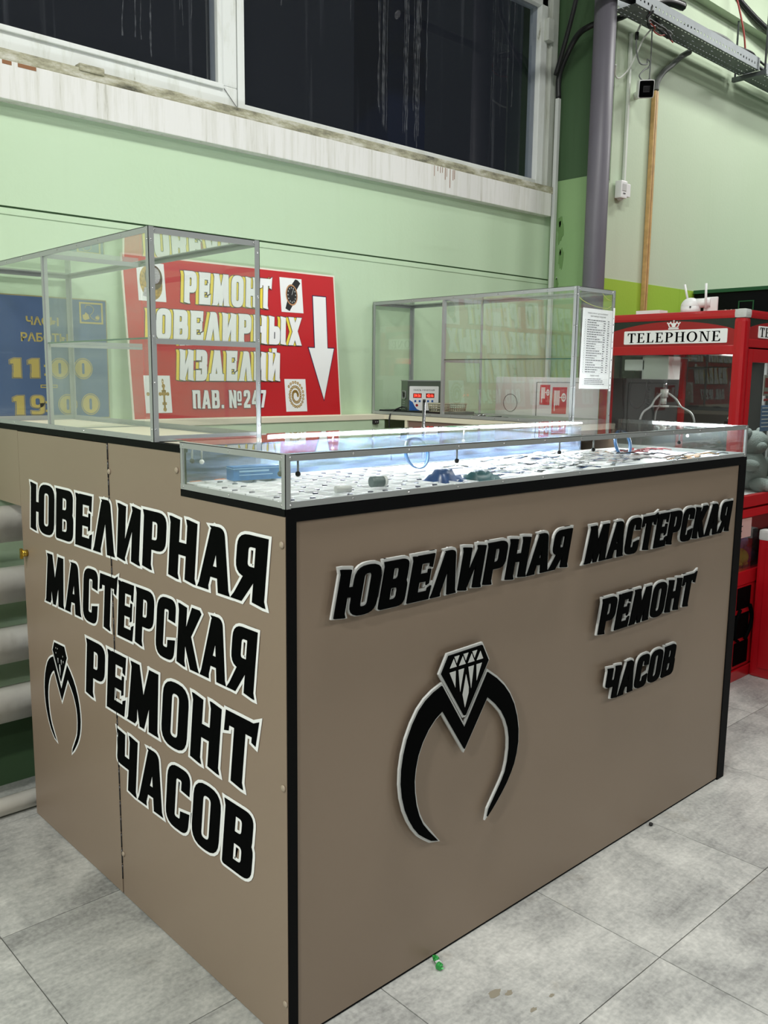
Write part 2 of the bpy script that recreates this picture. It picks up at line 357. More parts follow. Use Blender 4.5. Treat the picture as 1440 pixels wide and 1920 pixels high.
M['greypipe'] = mat('grey_pipe', (104, 101, 110), 0.45, noise=(6, 0.06))
M['rad'] = mat('painted_pipe', (224, 222, 212), 0.45, noise=(7, 0.12), bump=(20, 0.2))
M['steel'] = mat('brushed_steel', (120, 128, 120), 0.3, metal=0.8)
M['galv'] = mat('galvanised', (104, 110, 112), 0.45, metal=0.55, noise=(14, 0.1))
M['cable'] = mat('black_cable', (22, 24, 25), 0.45)
M['greycable'] = mat('grey_cable', (104, 108, 106), 0.5)
M['whitecable'] = mat('white_cable', (214, 218, 210), 0.5)
M['redcable'] = mat('red_cable', (150, 50, 40), 0.5)
M['wood'] = mat('woodgrain_trunking', (196, 160, 104), 0.45, noise=(30, 0.2))
M['kiosk'] = mat('kiosk_black', (5, 7, 15), 0.5, spec=0.15)
M['kgreen'] = mat('kiosk_green', (28, 92, 56), 0.5)
M['redled'] = mat('red_digits', (255, 60, 40), 0.5, emit=((255, 60, 45), 5.0))
M['bluebtn'] = mat('blue_button', (40, 90, 160), 0.4)
M['blacktray'] = mat('black_tray', (18, 20, 24), 0.3)
M['wire'] = mat('wire_mesh_metal', (176, 172, 148), 0.35, metal=0.35)
M['plushgrey'] = mat('grey_plush', (128, 138, 134), 0.95, spec=0.1, bump=(160, 0.6))
M['machineint'] = mat('machine_interior', (40, 42, 40), 0.5)
M['hose'] = mat('black_hose', (14, 14, 15), 0.35)
M['stringy'] = mat('yellow_string', (222, 226, 120), 0.6)
M['brass'] = mat('brass', (190, 160, 70), 0.25, metal=0.9)
M['greenfoil'] = mat('green_foil', (50, 150, 70), 0.25, metal=0.3)
M['dark'] = mat('dark_debris', (24, 22, 22), 0.7)

def wall_paint(name, rgb, stain=0.0, rough=0.55):
    m = bpy.data.materials.new(name); m.use_nodes = True; nt = m.node_tree; b = nt.nodes['Principled BSDF']
    N = nt.nodes.new; Lk = nt.links.new
    tc = N('ShaderNodeTexCoord'); n1 = N('ShaderNodeTexNoise'); n1.inputs['Scale'].default_value = 1.3; n1.inputs['Detail'].default_value = 5
    Lk(tc.outputs['Object'], n1.inputs['Vector'])
    mp = N('ShaderNodeMapping'); mp.inputs['Scale'].default_value = (9, 9, 0.7); n2 = N('ShaderNodeTexNoise'); n2.inputs['Scale'].default_value = 2; n2.inputs['Detail'].default_value = 6
    Lk(tc.outputs['Object'], mp.inputs[0]); Lk(mp.outputs[0], n2.inputs['Vector'])
    c = lin(rgb)
    mx = N('ShaderNodeMix'); mx.data_type = 'RGBA'; mx.inputs[6].default_value = (*c, 1); mx.inputs[7].default_value = (c[0] * .90, c[1] * .95, c[2] * .88, 1)
    Lk(n1.outputs['Fac'], mx.inputs[0])
    mr = N('ShaderNodeMapRange'); mr.inputs[1].default_value = .56; mr.inputs[2].default_value = .75; mr.inputs[3].default_value = 0; mr.inputs[4].default_value = stain
    Lk(n2.outputs['Fac'], mr.inputs[0])
    m3 = N('ShaderNodeMix'); m3.data_type = 'RGBA'; Lk(mr.outputs[0], m3.inputs[0]); Lk(mx.outputs[2], m3.inputs[6]); m3.inputs[7].default_value = (c[0] * .6, c[1] * .62, c[2] * .5, 1)
    Lk(m3.outputs[2], b.inputs['Base Color']); b.inputs['Roughness'].default_value = rough; b.inputs['Specular IOR Level'].default_value = 0.35
    n4 = N('ShaderNodeTexNoise'); n4.inputs['Scale'].default_value = 60; n4.inputs['Detail'].default_value = 4; Lk(tc.outputs['Object'], n4.inputs['Vector'])
    bp = N('ShaderNodeBump'); bp.inputs['Strength'].default_value = .12; bp.inputs['Distance'].default_value = .005; Lk(n4.outputs['Fac'], bp.inputs['Height']); Lk(bp.outputs[0], b.inputs['Normal'])
    return m
M['wall'] = wall_paint('mint_wall_paint', (198, 219, 190), 0.06)
M['wall2'] = wall_paint('pale_wall_paint', (196, 210, 186), 0.05)
M['wallgreen'] = wall_paint('darker_green_paint', (142, 174, 124), 0.25)
M['lime'] = wall_paint('lime_band_paint', (160, 196, 66), 0.0)
M['hallwall'] = wall_paint('hall_wall', (96, 102, 98), 0.0)
M['darkgreen'] = wall_paint('dark_green_paint', (70, 96, 66), 0.3)

def dirty_white(name, dirt, rgb=(222, 222, 214), sc=(5, 5, 1.2)):
    m = bpy.data.materials.new(name); m.use_nodes = True; nt = m.node_tree; b = nt.nodes['Principled BSDF']; N = nt.nodes.new; Lk = nt.links.new
    tc = N('ShaderNodeTexCoord'); mp = N('ShaderNodeMapping'); mp.inputs['Scale'].default_value = sc
    n = N('ShaderNodeTexNoise'); n.inputs['Scale'].default_value = 3.5; n.inputs['Detail'].default_value = 9; n.inputs['Roughness'].default_value = .7
    Lk(tc.outputs['Object'], mp.inputs[0]); Lk(mp.outputs[0], n.inputs['Vector'])
    cr = N('ShaderNodeValToRGB'); e = cr.color_ramp.elements; c = lin(rgb)
    e[0].position = 0.30 + 0.0; e[0].color = (0.05, 0.05, 0.03, 1) if dirt > .6 else (c[0] * .45, c[1] * .44, c[2] * .36, 1)
    e[1].position = 0.66 - (1 - dirt) * .2; e[1].color = (*c, 1)
    e3 = cr.color_ramp.elements.new(0.30 + 0.22 * dirt); e3.color = (c[0] * .62, c[1] * .6, c[2] * .47, 1) if dirt > .6 else (c[0] * .86, c[1] * .86, c[2] * .82, 1)
    Lk(n.outputs['Fac'], cr.inputs[0]); Lk(cr.outputs[0], b.inputs['Base Color']); b.inputs['Roughness'].default_value = .55
    bp = N('ShaderNodeBump'); bp.inputs['Strength'].default_value = .3 * dirt; bp.inputs['Distance'].default_value = .01; Lk(n.outputs['Fac'], bp.inputs['Height']); Lk(bp.outputs[0], b.inputs['Normal'])
    return m
M['sill'] = dirty_white('stained_sill', 0.35, (226, 226, 222), (9, 9, .5))
M['ledge'] = dirty_white('mouldy_ledge', 0.95, (206, 206, 194), (2.5, 2.5, 9))
M['pvc'] = dirty_white('window_pvc', 0.12, (224, 228, 224))
M['pvcdirty'] = dirty_white('window_jamb_paint', 0.4, (196, 200, 192), (9, 9, .8))

def pane_night():
    m = glass_mat('dirty_night_glass', 0.02, (170, 174, 180), (225, 228, 234), hscale=2.6, streak=(9, 9, .16)); mr = [n for n in m.node_tree.nodes if n.type == 'MAP_RANGE'][0]; mr.inputs[1].default_value = .60; mr.inputs[2].default_value = .86; mr.inputs[3].default_value = 0.016; mr.inputs[4].default_value = .16; return m
M['night'] = pane_night()

def tile_mat():
    m = bpy.data.materials.new('grey_stone_tile'); m.use_nodes = True; nt = m.node_tree; b = nt.nodes['Principled BSDF']; N = nt.nodes.new; Lk = nt.links.new
    tc = N('ShaderNodeTexCoord'); oi = N('ShaderNodeObjectInfo'); add = N('ShaderNodeVectorMath'); add.operation = 'ADD'
    mul = N('ShaderNodeVectorMath'); mul.operation = 'SCALE'; cx = N('ShaderNodeCombineXYZ')
    for i in range(3): Lk(oi.outputs['Random'], cx.inputs[i])
    Lk(cx.outputs[0], mul.inputs[0]); mul.inputs['Scale'].default_value = 37.0
    Lk(tc.outputs['Object'], add.inputs[0]); Lk(mul.outputs[0], add.inputs[1])
    # clouds
    n1 = N('ShaderNodeTexNoise'); n1.inputs['Scale'].default_value = 3.2; n1.inputs['Detail'].default_value = 9; n1.inputs['Roughness'].default_value = .62; n1.inputs['Distortion'].default_value = .7
    Lk(add.outputs[0], n1.inputs['Vector'])
    # streaks running along one way
    mp = N('ShaderNodeMapping'); mp.inputs['Rotation'].default_value = (0, 0, -.55); mp.inputs['Scale'].default_value = (2.2, 13, 1)
    n2 = N('ShaderNodeTexNoise'); n2.inputs['Scale'].default_value = 2.6; n2.inputs['Detail'].default_value = 8; n2.inputs['Roughness'].default_value = .65; n2.inputs['Distortion'].default_value = 1.2
    Lk(add.outputs[0], mp.inputs[0]); Lk(mp.outputs[0], n2.inputs['Vector'])
    n3 = N('ShaderNodeTexNoise'); n3.inputs['Scale'].default_value = 85; n3.inputs['Detail'].default_value = 4
    Lk(add.outputs[0], n3.inputs['Vector'])
    s1 = N('ShaderNodeMath'); s1.operation = 'MULTIPLY_ADD'; Lk(n1.outputs['Fac'], s1.inputs[0]); s1.inputs[1].default_value = .62
    s2 = N('ShaderNodeMath'); s2.operation = 'MULTIPLY_ADD'; Lk(n2.outputs['Fac'], s2.inputs[0]); s2.inputs[1].default_value = .22
    s3 = N('ShaderNodeMath'); s3.operation = 'MULTIPLY'; Lk(n3.outputs['Fac'], s3.inputs[0]); s3.inputs[1].default_value = .25
    Lk(s3.outputs[0], s2.inputs[2]); Lk(s2.outputs[0], s1.inputs[2])
    cr = N('ShaderNodeValToRGB'); e = cr.color_ramp.elements
    e[0].position = .36; e[0].color = (*lin((112, 113, 111)), 1); e[1].position = .72; e[1].color = (*lin((206, 206, 200)), 1)
    k = e.new(.52); k.color = (*lin((162, 163, 159)), 1)
    Lk(s1.outputs[0], cr.inputs[0])
    # brown spots of dirt
    n5 = N('ShaderNodeTexNoise'); n5.inputs['Scale'].default_value = 7; n5.inputs['Detail'].default_value = 6; Lk(add.outputs[0], n5.inputs['Vector'])
    mr = N('ShaderNodeMapRange'); mr.inputs[1].default_value = .66; mr.inputs[2].default_value = .80; mr.inputs[3].default_value = 0; mr.inputs[4].default_value = .45; Lk(n5.outputs['Fac'], mr.inputs[0])
    mx = N('ShaderNodeMix'); mx.data_type = 'RGBA'; Lk(mr.outputs[0], mx.inputs[0]); Lk(cr.outputs[0], mx.inputs[6]); mx.inputs[7].default_value = (*lin((128, 118, 98)), 1)
    Lk(mx.outputs[2], b.inputs['Base Color']); b.inputs['Roughness'].default_value = .42; b.inputs['Specular IOR Level'].default_value = .4
    bp = N('ShaderNodeBump'); bp.inputs['Strength'].default_value = .15; bp.inputs['Distance'].default_value = .004; Lk(s1.outputs[0], bp.inputs['Height']); Lk(bp.outputs[0], b.inputs['Normal'])
    return m
M['tile'] = tile_mat()
M['grout'] = mat('dark_grout', (74, 72, 68), 0.8)

# ------------------------------------------------------------------ floor
fl = empty('floor', (0, 0, 0), 'grey stone-look floor tiles with thin dark joints', None, None, 'structure')
GX, GY, TX, TY = 0.7066, 1.0145, 0.6085, 0.5965
B('grout_bed', M['grout'], fl, -6, 12, -8, 3.3, -0.06, -0.0025)
def tile_mesh():
    mb = MB().bbox(0.0013, TX - .0013, 0.0013, TY - .0013, -0.011, 0.0, 0.0009); me = bpy.data.meshes.new('tile')
    me.from_pydata([tuple(v) for v in mb.v], [], mb.f); me.materials.append(M['tile']); me.update(); return me
tme = tile_mesh()
nt_ = 0
for i in range(-9, 13):
    for j in range(-9, 4):
        x, y = GX + i * TX, GY + j * TY
        if x + TX < -4.5 or y + TY > 3.45: continue
        if nt_ >= 296: break
        o = bpy.data.objects.new('tile', tme); COL.objects.link(o); o.parent = fl; o.location = (x, y, 0); nt_ += 1

# ------------------------------------------------------------------ hall shell
WY = 3.10
wb = empty('wall_back', (0, WY, 0), None, None, None, 'structure')
XW1 = 4.12
B('wall_panel', M['wall'], wb, -6, XW1, WY, WY + .25, 0.0, 2.003)
B('wall_panel', M['wall'], wb, -6, XW1, WY, WY + .25, 2.010, 2.40)
B('joint_filler', M['darkgreen'], wb, -6, XW1, WY + .006, WY + .24, 1.99, 2.02)
B('wall_panel', M['wall'], wb, -6, XW1, WY + .10, WY + .25, 3.55, CEIL)
B('wall_panel', M['wall'], wb, -6, -1.0, WY, WY + .25, 2.40, 3.55)
# little raised bead below the joint
B('bead', M['wall'], wb, -6, XW1, WY - .003, WY + .002, 1.982, 1.992)
# pilaster between the window bay and the right wall
pf = empty('wall_pilaster', (XW1, 2.8, 0), None, None, None, 'structure')
MB().box(XW1, 4.214, 2.80, WY + .25, 0, 2.53).build('pilaster_lower', M['wallgreen'], pf)
MB().box(XW1 + .015, 4.214, 2.815, WY + .25, 2.53, CEIL).build('pilaster_upper', M['darkgreen'], pf)
# pale plaster front of the pilaster, with peeling patches and a split
B('plaster_face', M['wall2'], pf, XW1 + .004, 4.212, 2.793, 2.801, 2.004, 2.515)
B('plaster_face', M['wall2'], pf, XW1 + .019, 4.212, 2.80, 2.816, 2.535, CEIL - .02)
B('lime_face', M['lime'], pf, XW1 + .004, 4.220, 2.792, 2.801, 0, 2.0)
M['peel'] = wall_paint('peeled_paint', (112, 146, 92), .2)
def peel(cx, cz, w, h, m, plane, n=16, seed=1, name='peeling_patch'):
    rr = random.Random(seed); pts = []
    for k in range(n):
        a = 2 * math.pi * k / n; q = 0.62 + rr.random() * .55; pts.append((cx + w * math.cos(a) * q, cz + h * math.sin(a) * q))
    T = (lambda u, v, d: Vector((u, 2.7925 - d, v))) if plane == 'y' else (lambda u, v, d: Vector((XW1 - d, u, v)))
    MB().poly(pts, None, T, 0, .003).build(name, m, pf)
for k, (cx, cz, w, h) in enumerate([(4.168, 2.43, .014, .06), (4.180, 2.33, .010, .07), (4.165, 2.22, .008, .05), (4.178, 2.12, .006, .03)]):
    peel(cx, cz, w, h, M['wall'], 'y', seed=k + 3)
for k, (cy, cz, w, h) in enumerate([(3.03, 2.27, .030, .10), (3.02, 2.12, .022, .09), (3.04, 1.98, .014, .05)]):
    peel(cy, cz, w * .7, h * .8, M['peel'], 'x', seed=k + 11)
    peel(cy + .004, cz + .03, w * .25, h * .2, M['white'], 'x', seed=k + 21)
MB().tube([(4.212, 2.796, 2.512), (4.18, 2.793, 2.525), (4.15, 2.793, 2.53), (4.13, 2.795, 2.545)], .004, 6, True).build('plaster_crack', M['darkgreen'], pf)
# right wall, beyond the pilaster
wr = empty('wall_right_bay', (5, 2.8, 0), None, None, None, 'structure')
B('wall_panel', M['wall2'], wr, 4.228, 12, 2.80, 3.35, 2.004, CEIL)
B('joint_shadow_gap', M['dark'], wr, 4.214, 4.228, 2.812, 3.3, 2.50, CEIL)
B('wall_panel', M['wall2'], wr, 4.214, 4.228, 2.800, 3.3, 2.004, 2.50)
for k in range(14):
    B('lime_board', M['lime'], wr, 4.222 + k * .40, 4.222 + k * .40 + .3985, 2.797, 3.0, 0, 2.004)
B('beam', M['wall2'], wr, 4.23, 12, 2.74, 2.80, 3.62, CEIL)
# the rest of the hall (behind and beside the camera)
MB().box(-6.2, -6, -8, 3.3, 0, CEIL).build('wall_left', M['hallwall'], None, tag=(None, None, None, 'structure'))
MB().box(12, 12.2, -8, 3.3, 0, CEIL).build('wall_right', M['hallwall'], None, tag=(None, None, None, 'structure'))
MB().box(-6, 12, -8.2, -8, 0, CEIL).build('wall_front', M['hallwall'], None, tag=(None, None, None, 'structure'))
M['ceil'] = mat('ceiling_paint', (84, 88, 87), 0.8)
MB().box(-6.2, 12.2, -8.2, 3.4, CEIL, CEIL + .1).build('ceiling', M['ceil'], None, tag=(None, None, None, 'structure'))
ORD0 = ['first', 'second', 'third', 'fourth', 'fifth', 'sixth']
for (x, y, w) in LAMPS:
    fx = empty('ceiling_lamp', (x, y, CEIL), 'white fluorescent ceiling fixture, %s from the left in the %s row' % (('second', 'fourth', 'first', 'second', 'third', 'fourth', 'first', 'fifth', 'sixth')[0] if 0 else ORD0[len([q for q in LAMPS if (q[1] > 0) == (y > 0) and q[0] < x])], 'window-side' if y > 0 else 'camera-side'), 'lamp', 'hall ceiling lamps')
    MB().box(x - .68, x + .68, y - .17, y + .17, CEIL - .11, CEIL).build('housing', M['white'], fx)

# ------------------------------------------------------------------ window band
wn = empty('window_1', (2.5, WY, 2.456), None, None, None, 'structure')
ZG2 = 2.525
# sill board and mouldy ledge
MB().bbox(-1.0, 4.06, WY - .045, WY + .06, 2.337, 2.456, .003).build('sill_board', M['sill'], wn)
MB().bbox(-1.0, 4.08, WY - .041, WY + .12, 2.456, 2.493, .006).build('ledge', M['ledge'], wn)
B('recess_back', M['dark'], wn, -1, 2.07, WY + .03, WY + .12, 2.489, 2.50)
# opening sash (left): thick profile
def prof(mb, x0, x1, z0, z1, y0=WY - .005, y1=WY + .07, b=.006): mb.bbox(x0, x1, y0, y1, z0, z1, b)
s1 = MB(); prof(s1, -1.0, 2.062, 2.496, 2.572); prof(s1, 1.986, 2.062, 2.572, 3.50); prof(s1, -1.0, 2.062, 3.43, 3.50); prof(s1, -1.0, -.93, 2.496, 3.5)
s1.build('sash', M['pvc'], wn)
s2 = MB(); s2.bbox(-.95, 1.995, WY - .016, WY + .0, 2.556, 2.574, .004); s2.bbox(1.972, 1.990, WY - .012, WY, 2.572, 3.44, .003); s2.build('glazing_bead', M['pvc'], wn)
MB().tube([(2.0, WY - .008, 2.56), (2.058, WY - .009, 2.50)], .0012, 4).build('mitre_joint', M['ink'], wn)
s3 = MB(); prof(s3, 2.068, 2.103, 2.489, 3.50, WY + .0, WY + .08); prof(s3, 2.09, 3.99, 2.47, ZG2, WY + .002, WY + .08); prof(s3, 3.975, 4.03, 2.47, 3.48, WY + .0, WY + .08); prof(s3, 2.07, 4.03, 3.40, 3.48, WY, WY + .08)
s3.build('fixed_frame', M['pvc'], wn)
s4 = MB(); s4.bbox(4.028, 4.065, WY + .012, WY + .1, 2.47, 3.52, .004); s4.bbox(4.062, 4.118, WY - .006, WY + .1, 2.40, 3.55, .004); s4.build('jamb', M['pvcdirty'], wn)
MB().bbox(-1, 4.12, WY - .004, WY + .12, 3.49, 3.56, .004).build('head_board', M['pvcdirty'], wn)
MB().bbox(4.0, 4.05, WY - .03, WY + .01, 3.23, 3.34, .004).build('hinge_block', M['pvcdirty'], wn)
MB().bbox(1.40, 1.49, WY - .046, WY - .006, 2.482, 2.506, .004).build('hinge_cover', M['ledge'], wn)
B('pane', M['night'], wn, -.93, 1.986, WY + .030, WY + .034, 2.572, 3.43)
B('pane', M['night'], wn, 2.103, 3.975, WY + .030, WY + .034, ZG2, 3.40)
M['out'] = mat('night_street', (14, 18, 28), 0.9)
M['out2'] = mat('blue_post', (20, 44, 90), 0.8)
MB().box(3.62, 3.92, 3.9, 4.2, 0, 6).build('outdoor_post', M['out2'], None, tag=('dark blue post outside behind the right end of the window', 'post'))

DX = (1.58, 1.91, 2.99, 3.11, 2.84, 2.90); RX = 3.14
def drips(xs, seed, zlo, zhi):
    q = random.Random(seed); mb = MB()
    for x in xs:
        z = q.uniform(*zhi); e = q.uniform(*zlo); w = q.uniform(.0012, .0045); pts = [(x, z)]
        while z > e: z -= q.uniform(.03, .07); pts.append((x + q.uniform(-.004, .004), z))
        L = [(a - w * q.uniform(.5, 1), b) for a, b in pts]; Rr = [(a + w * q.uniform(.5, 1), b) for a, b in pts]
        for i in range(len(pts) - 1): mb.add([(L[i][0], WY + .0285, L[i][1]), (Rr[i][0], WY + .0285, Rr[i][1]), (Rr[i + 1][0], WY + .0285, Rr[i + 1][1]), (L[i + 1][0], WY + .0285, L[i + 1][1])], [(0, 1, 2, 3)])
    o = mb.build('dried_drips', M['drip'], wn, recalc=False); o['kind'] = 'stuff'
M['drip'] = glass_mat('dried_drip_marks', .08, (190, 194, 200), hscale=40, contrast=1.6)
q_ = random.Random(4)
drips([q_.uniform(DX[0], DX[1]) for k in range(12)], 1, (2.62, 2.9), (3.3, 3.42)); drips([q_.uniform(DX[2], DX[3]) for k in range(12)], 2, (2.56, 2.75), (3.3, 3.39)); drips([q_.uniform(DX[4], DX[5]) for k in range(7)], 3, (2.54, 2.7), (3.3, 3.39)); drips([q_.uniform(2.15, 3.9) for k in range(9)], 5, (2.6, 3.1), (3.2, 3.39))
rm = MB(); q_ = random.Random(9)
for k in range(9):
    x = RX + k * .018 + q_.uniform(-.006, .006); h = q_.uniform(.02, .09); rm.box(x, x + q_.uniform(.002, .004), WY - .0458, WY - .0448, 2.452 - h, 2.454)
for x0 in (1.10, 1.14, 1.19, 1.22): rm.box(x0, x0 + .03, WY - .0458, WY - .0448, 2.443, 2.455)
rm.build('rust_stains', mat('rust', (140, 96, 62), .7), wn)['kind'] = 'stuff'

# ------------------------------------------------------------------ radiator pipes on the left below the window
rd = empty('pipe_radiator', (0.4, 2.94, 0), 'white-painted register of four thick horizontal pipes under the window, left of the counter', 'radiator')
for zc in (.964, .757, .552, .347):
    MB().tube([(-2.2, 2.955, zc), (1.9, 2.955, zc)], .061, 24).build('pipe', M['rad'], rd)
MB().tube([(-2.15, 2.955, .347), (-2.15, 2.955, .964)], .05, 20).build('riser', M['rad'], rd)
MB().tube([(1.85, 2.955, .347), (1.85, 2.955, .964)], .05, 20).build('riser', M['rad'], rd)
for x in (-1.6, 1.5): MB().box(x - .02, x + .02, 3.0, 3.086, .28, 1.03).build('bracket', M['darkgreen'], rd)
MB().tube([(-2.5, 2.86, .034), (2.2, 2.86, .034)], .030, 18).build('floor_pipe', M['rad'], None, tag=('thin chipped white pipe lying along the floor under the radiator', 'pipe'))
MB().box(-6, XW1, WY - .012, WY, 0, .30).build('baseboard_back', M['darkgreen'], None, tag=(None, None, None, 'structure'))

# ------------------------------------------------------------------ the counter
X0, Y0, X1, YB = 1.034, 1.400, 3.047, 3.085
ZT = 1.298
ct = empty('corner_counter', (X0, Y0, 0), 'beige laminate U-shaped repair counter with black edging and black lettering', 'counter')
# front (towards -Y)
B('front_panel', M['beige'], ct, X0 + .027, X0 + 1.964, Y0 + .004, Y0 + .02, .007, 1.169)
B('corner_strip', M['black'], ct, X0 + .0015, X0 + .027, Y0, Y0 + .02, 0, 1.169)
B('end_strip', M['black'], ct, X0 + 1.964, X1, Y0, Y0 + .022, 0, 1.169)
B('top_strip', M['black'], ct, X0 + .0015, X1, Y0, Y0 + .03, 1.169, 1.196)
B('plinth_strip', M['black'], ct, X0 + .027, X0 + 1.964, Y0 + .006, Y0 + .02, 0, .007)
# side (towards -X): fixed part, notched for the glass case
U = lambda y: y
sp = MB(); T_side = lambda u, v, d: Vector((X0 - d, 2.803 - u, v))
sp.poly([(.628, .004), (1.4015, .004), (1.4015, 1.181), (.9965, 1.181), (.9965, 1.281), (.628, 1.281)], None, T_side, -.016, 0)
sp.build('side_panel', M['beige'], ct)
dr = MB().poly([(0.004, .006), (.6225, .006), (.6225, 1.279), (.004, 1.279)], None, T_side, -.016, .001).build('door', M['beige'], ct)
hg = MB()
for k in range(26):
    z = .05 + k * .0475
    if z < 1.26: hg.tube([(X0 - .0005, 2.1778, z), (X0 - .0005, 2.1778, z + .043)], .0022, 6)
hg.build('piano_hinge', M['darkmetal'], dr)
MB().tube([(X0 - .001, 2.803 - .036, .896), (X0 - .014, 2.803 - .036, .896)], .011, 12).ball((X0 - .014, 2.803 - .036, .896), (.006, .012, .012)).box(X0 - .024, X0 - .016, 2.803 - .040, 2.803 - .032, .88, .912).build('lock', M['brass'], dr)
MB().box(X0, X0 + .016, 2.803, YB, 1.042, 1.281).build('upper_side_board', M['beige'], ct)
MB().box(X0, X0 + .016, 3.06, YB, 0, 1.042).build('rear_post', M['beige'], ct) if False else None
B('side_top_strip', M['black'], ct, X0 - .0008, X0 + .02, 1.8065, YB, 1.281, ZT)
B('side_low_strip', M['black'], ct, X0 - .0008, X0 + .02, 1.402, 1.8065, 1.181, 1.196)
B('notch_strip', M['black'], ct, X0 + .002, X0 + .016, 1.8065, 1.812, 1.196, 1.281)
cp = MB()
cm = mat('beige_screw_cap', (160, 146, 128), .4)
for (u, z) in [(.981, 1.239), (.632, 1.206), (1.391, 1.123), (1.391, .603), (1.394, .103), (.635, .129)]:
    MB().ball((X0 - .0015, 2.803 - u, z), (.0035, .0075, .0075), 12, 6).build('screw_cap', cm, ct)
# slabs / carcass
B('front_top_board', M['whitefloor'], ct, X0 + .03, X1 - .02, Y0 + .03, 1.925, 1.180, 1.195)
B('right_end_board', M['beige'], ct, X1 - .016, X1, Y0 + .022, YB, 0.004, 1.169)
B('side_top_board', M['cream'], ct, X0 + .02, 1.345, 1.925, 3.085, 1.281, ZT - .001)
B('inner_side_board', M['beige'], ct, 1.329, 1.345, 1.93, 2.82, .0, 1.281)
B('inner_front_board', M['beige'], ct, 1.35, 2.78, 1.909, 1.925, .0, 1.18)
B('back_worktop', M['cream'], ct, 1.345, 2.79, 3.00, WY - .002, 1.266, 1.2875)
B('green_apron', M['wall'], ct, 1.345, 2.79, 3.004, 3.012, 1.05, 1.266)
B('right_worktop', M['cream'], ct, 2.79, X1, 1.94, WY - .002, 1.266, 1.2875)
B('inner_right_board', M['pinkbrown'], ct, 2.80, 2.816, 1.95, 2.855, 0, 1.266)
B('cream_edge', M['cream'], ct, 2.792, 2.816, 2.857, 2.873, 0, 1.266)
B('right_upper_board', M['beige'], ct, X1 - .016, X1, 1.93, YB, 1.169, 1.266)
# raised / printed letters
def put_letters(text, u0, u1, v0, h, slant, T, grow, base, dep_back, dep_face, mback, mface, gap=.10, space=.35, face_shift=(0, 0)):
    for ch, f, s in text_layout(text, u0, u1, v0, h, slant, gap, space):
        a = s / h
        def conv(polys): return [([f(*p) for p in o], [f(*p) for p in hh] if hh else None) for o, hh in polys]
        mb = MB()
        for k, (o, hh) in enumerate(conv(glyph_polys(ch, grow + .012))): mb.poly(o, [hh] if hh else None, T, base, base + dep_back + k * .00008)
        L = mb.build('letter', mback, ct)
        mf = MB()
        for k, (o, hh) in enumerate(conv(glyph_polys(ch, .012))):
            o = [(p[0] + face_shift[0], p[1] + face_shift[1]) for p in o]; hh = [(p[0] + face_shift[0], p[1] + face_shift[1]) for p in hh] if hh else None
            mf.poly(o, [hh] if hh else None, T, base + dep_back * .9, base + dep_back + .0004 + dep_face + k * .00008)
        mf.build('letter_face', mface, L)
for txt, u0, u1, v0, h, sl in [('ЮВЕΛИРНАЯ', .080, 1.325, .981, .146, .14), ('МАСТЕРСКАЯ', .172, 1.282, .770, .150, .14),
                               ('РЕМОНТ', .436, 1.272, .546, .166, .14), ('ЧАСОВ', .612, 1.262, .333, .163, .14)]:
    put_letters(txt, u0, u1, v0, h, sl, T_side, .046, .0012, .0006, .0006, M['white_vinyl'], M['letter_black'], gap=.12)
T_front = lambda u, v, d: Vector((X0 + u, Y0 + .004 - d, v))
for txt, u0, u1, v0, h, sl in [('ЮВЕΛИРНАЯ', .112, .930, .956, .103, .22), ('МАСТЕРСКАЯ', 1.018, 1.868, .951, .102, .22),
                               ('РЕМОНТ', 1.104, 1.640, .728, .103, .22), ('ЧАСОВ', 1.150, 1.545, .514, .097, .22)]:
    put_letters(txt, u0, u1, v0, h, sl, T_front, .045, .014, .006, .004, M['silver'], M['letter_black'], gap=.12, face_shift=(-.001, -.002))
# ring-and-diamond emblem
DIA = [(.468, .799), (.590, .802), (.615, .758), (.534, .634), (.528, .634), (.444, .759)]
RNG = [(.447, .729), (.532, .600), (.615, .726), (.650, .702), (.680, .676), (.704, .648), (.724, .615), (.738, .578), (.746, .540), (.747, .505), (.742, .475), (.733, .447), (.720, .424), (.704, .401), (.683, .378), (.658, .354), (.630, .331),
       (.636, .349), (.650, .367), (.668, .390), (.685, .412), (.698, .433), (.706, .460), (.711, .495), (.710, .525), (.704, .553), (.692, .580), (.675, .606), (.650, .632), (.615, .661), (.533, .545), (.450, .666), (.425, .652), (.402, .631), (.383, .605), (.369, .576), (.361, .545), (.358, .515), (.360, .485), (.366, .452), (.376, .422), (.390, .395), (.412, .368), (.444, .333),
       (.418, .342), (.398, .356), (.378, .372), (.360, .394), (.344, .420), (.330, .450), (.320, .484), (.315, .520), (.316, .555), (.322, .590), (.333, .625), (.350, .658), (.370, .686), (.392, .705), (.418, .719)]
def facets():
    out = []
    for k in range(4):
        x = .473 + k * .0325; out.append([(x - .002, .7675), (x + .022, .7675), (x + .011, .789)])
    for k in range(3):
        x = .494 + k * .0325; out.append([(x - .008, .794), (x + .010, .794), (x + .001, .776)])
    out += [[(.470, .757), (.492, .757), (.492, .715)], [(.502, .757), (.522, .757), (.510, .700)], [(.538, .757), (.558, .757), (.550, .700)], [(.568, .757), (.588, .757), (.570, .715)]]
    out.append([(.530, .740), (.541, .705), (.541, .690), (.529, .655), (.519, .690)])
    return out
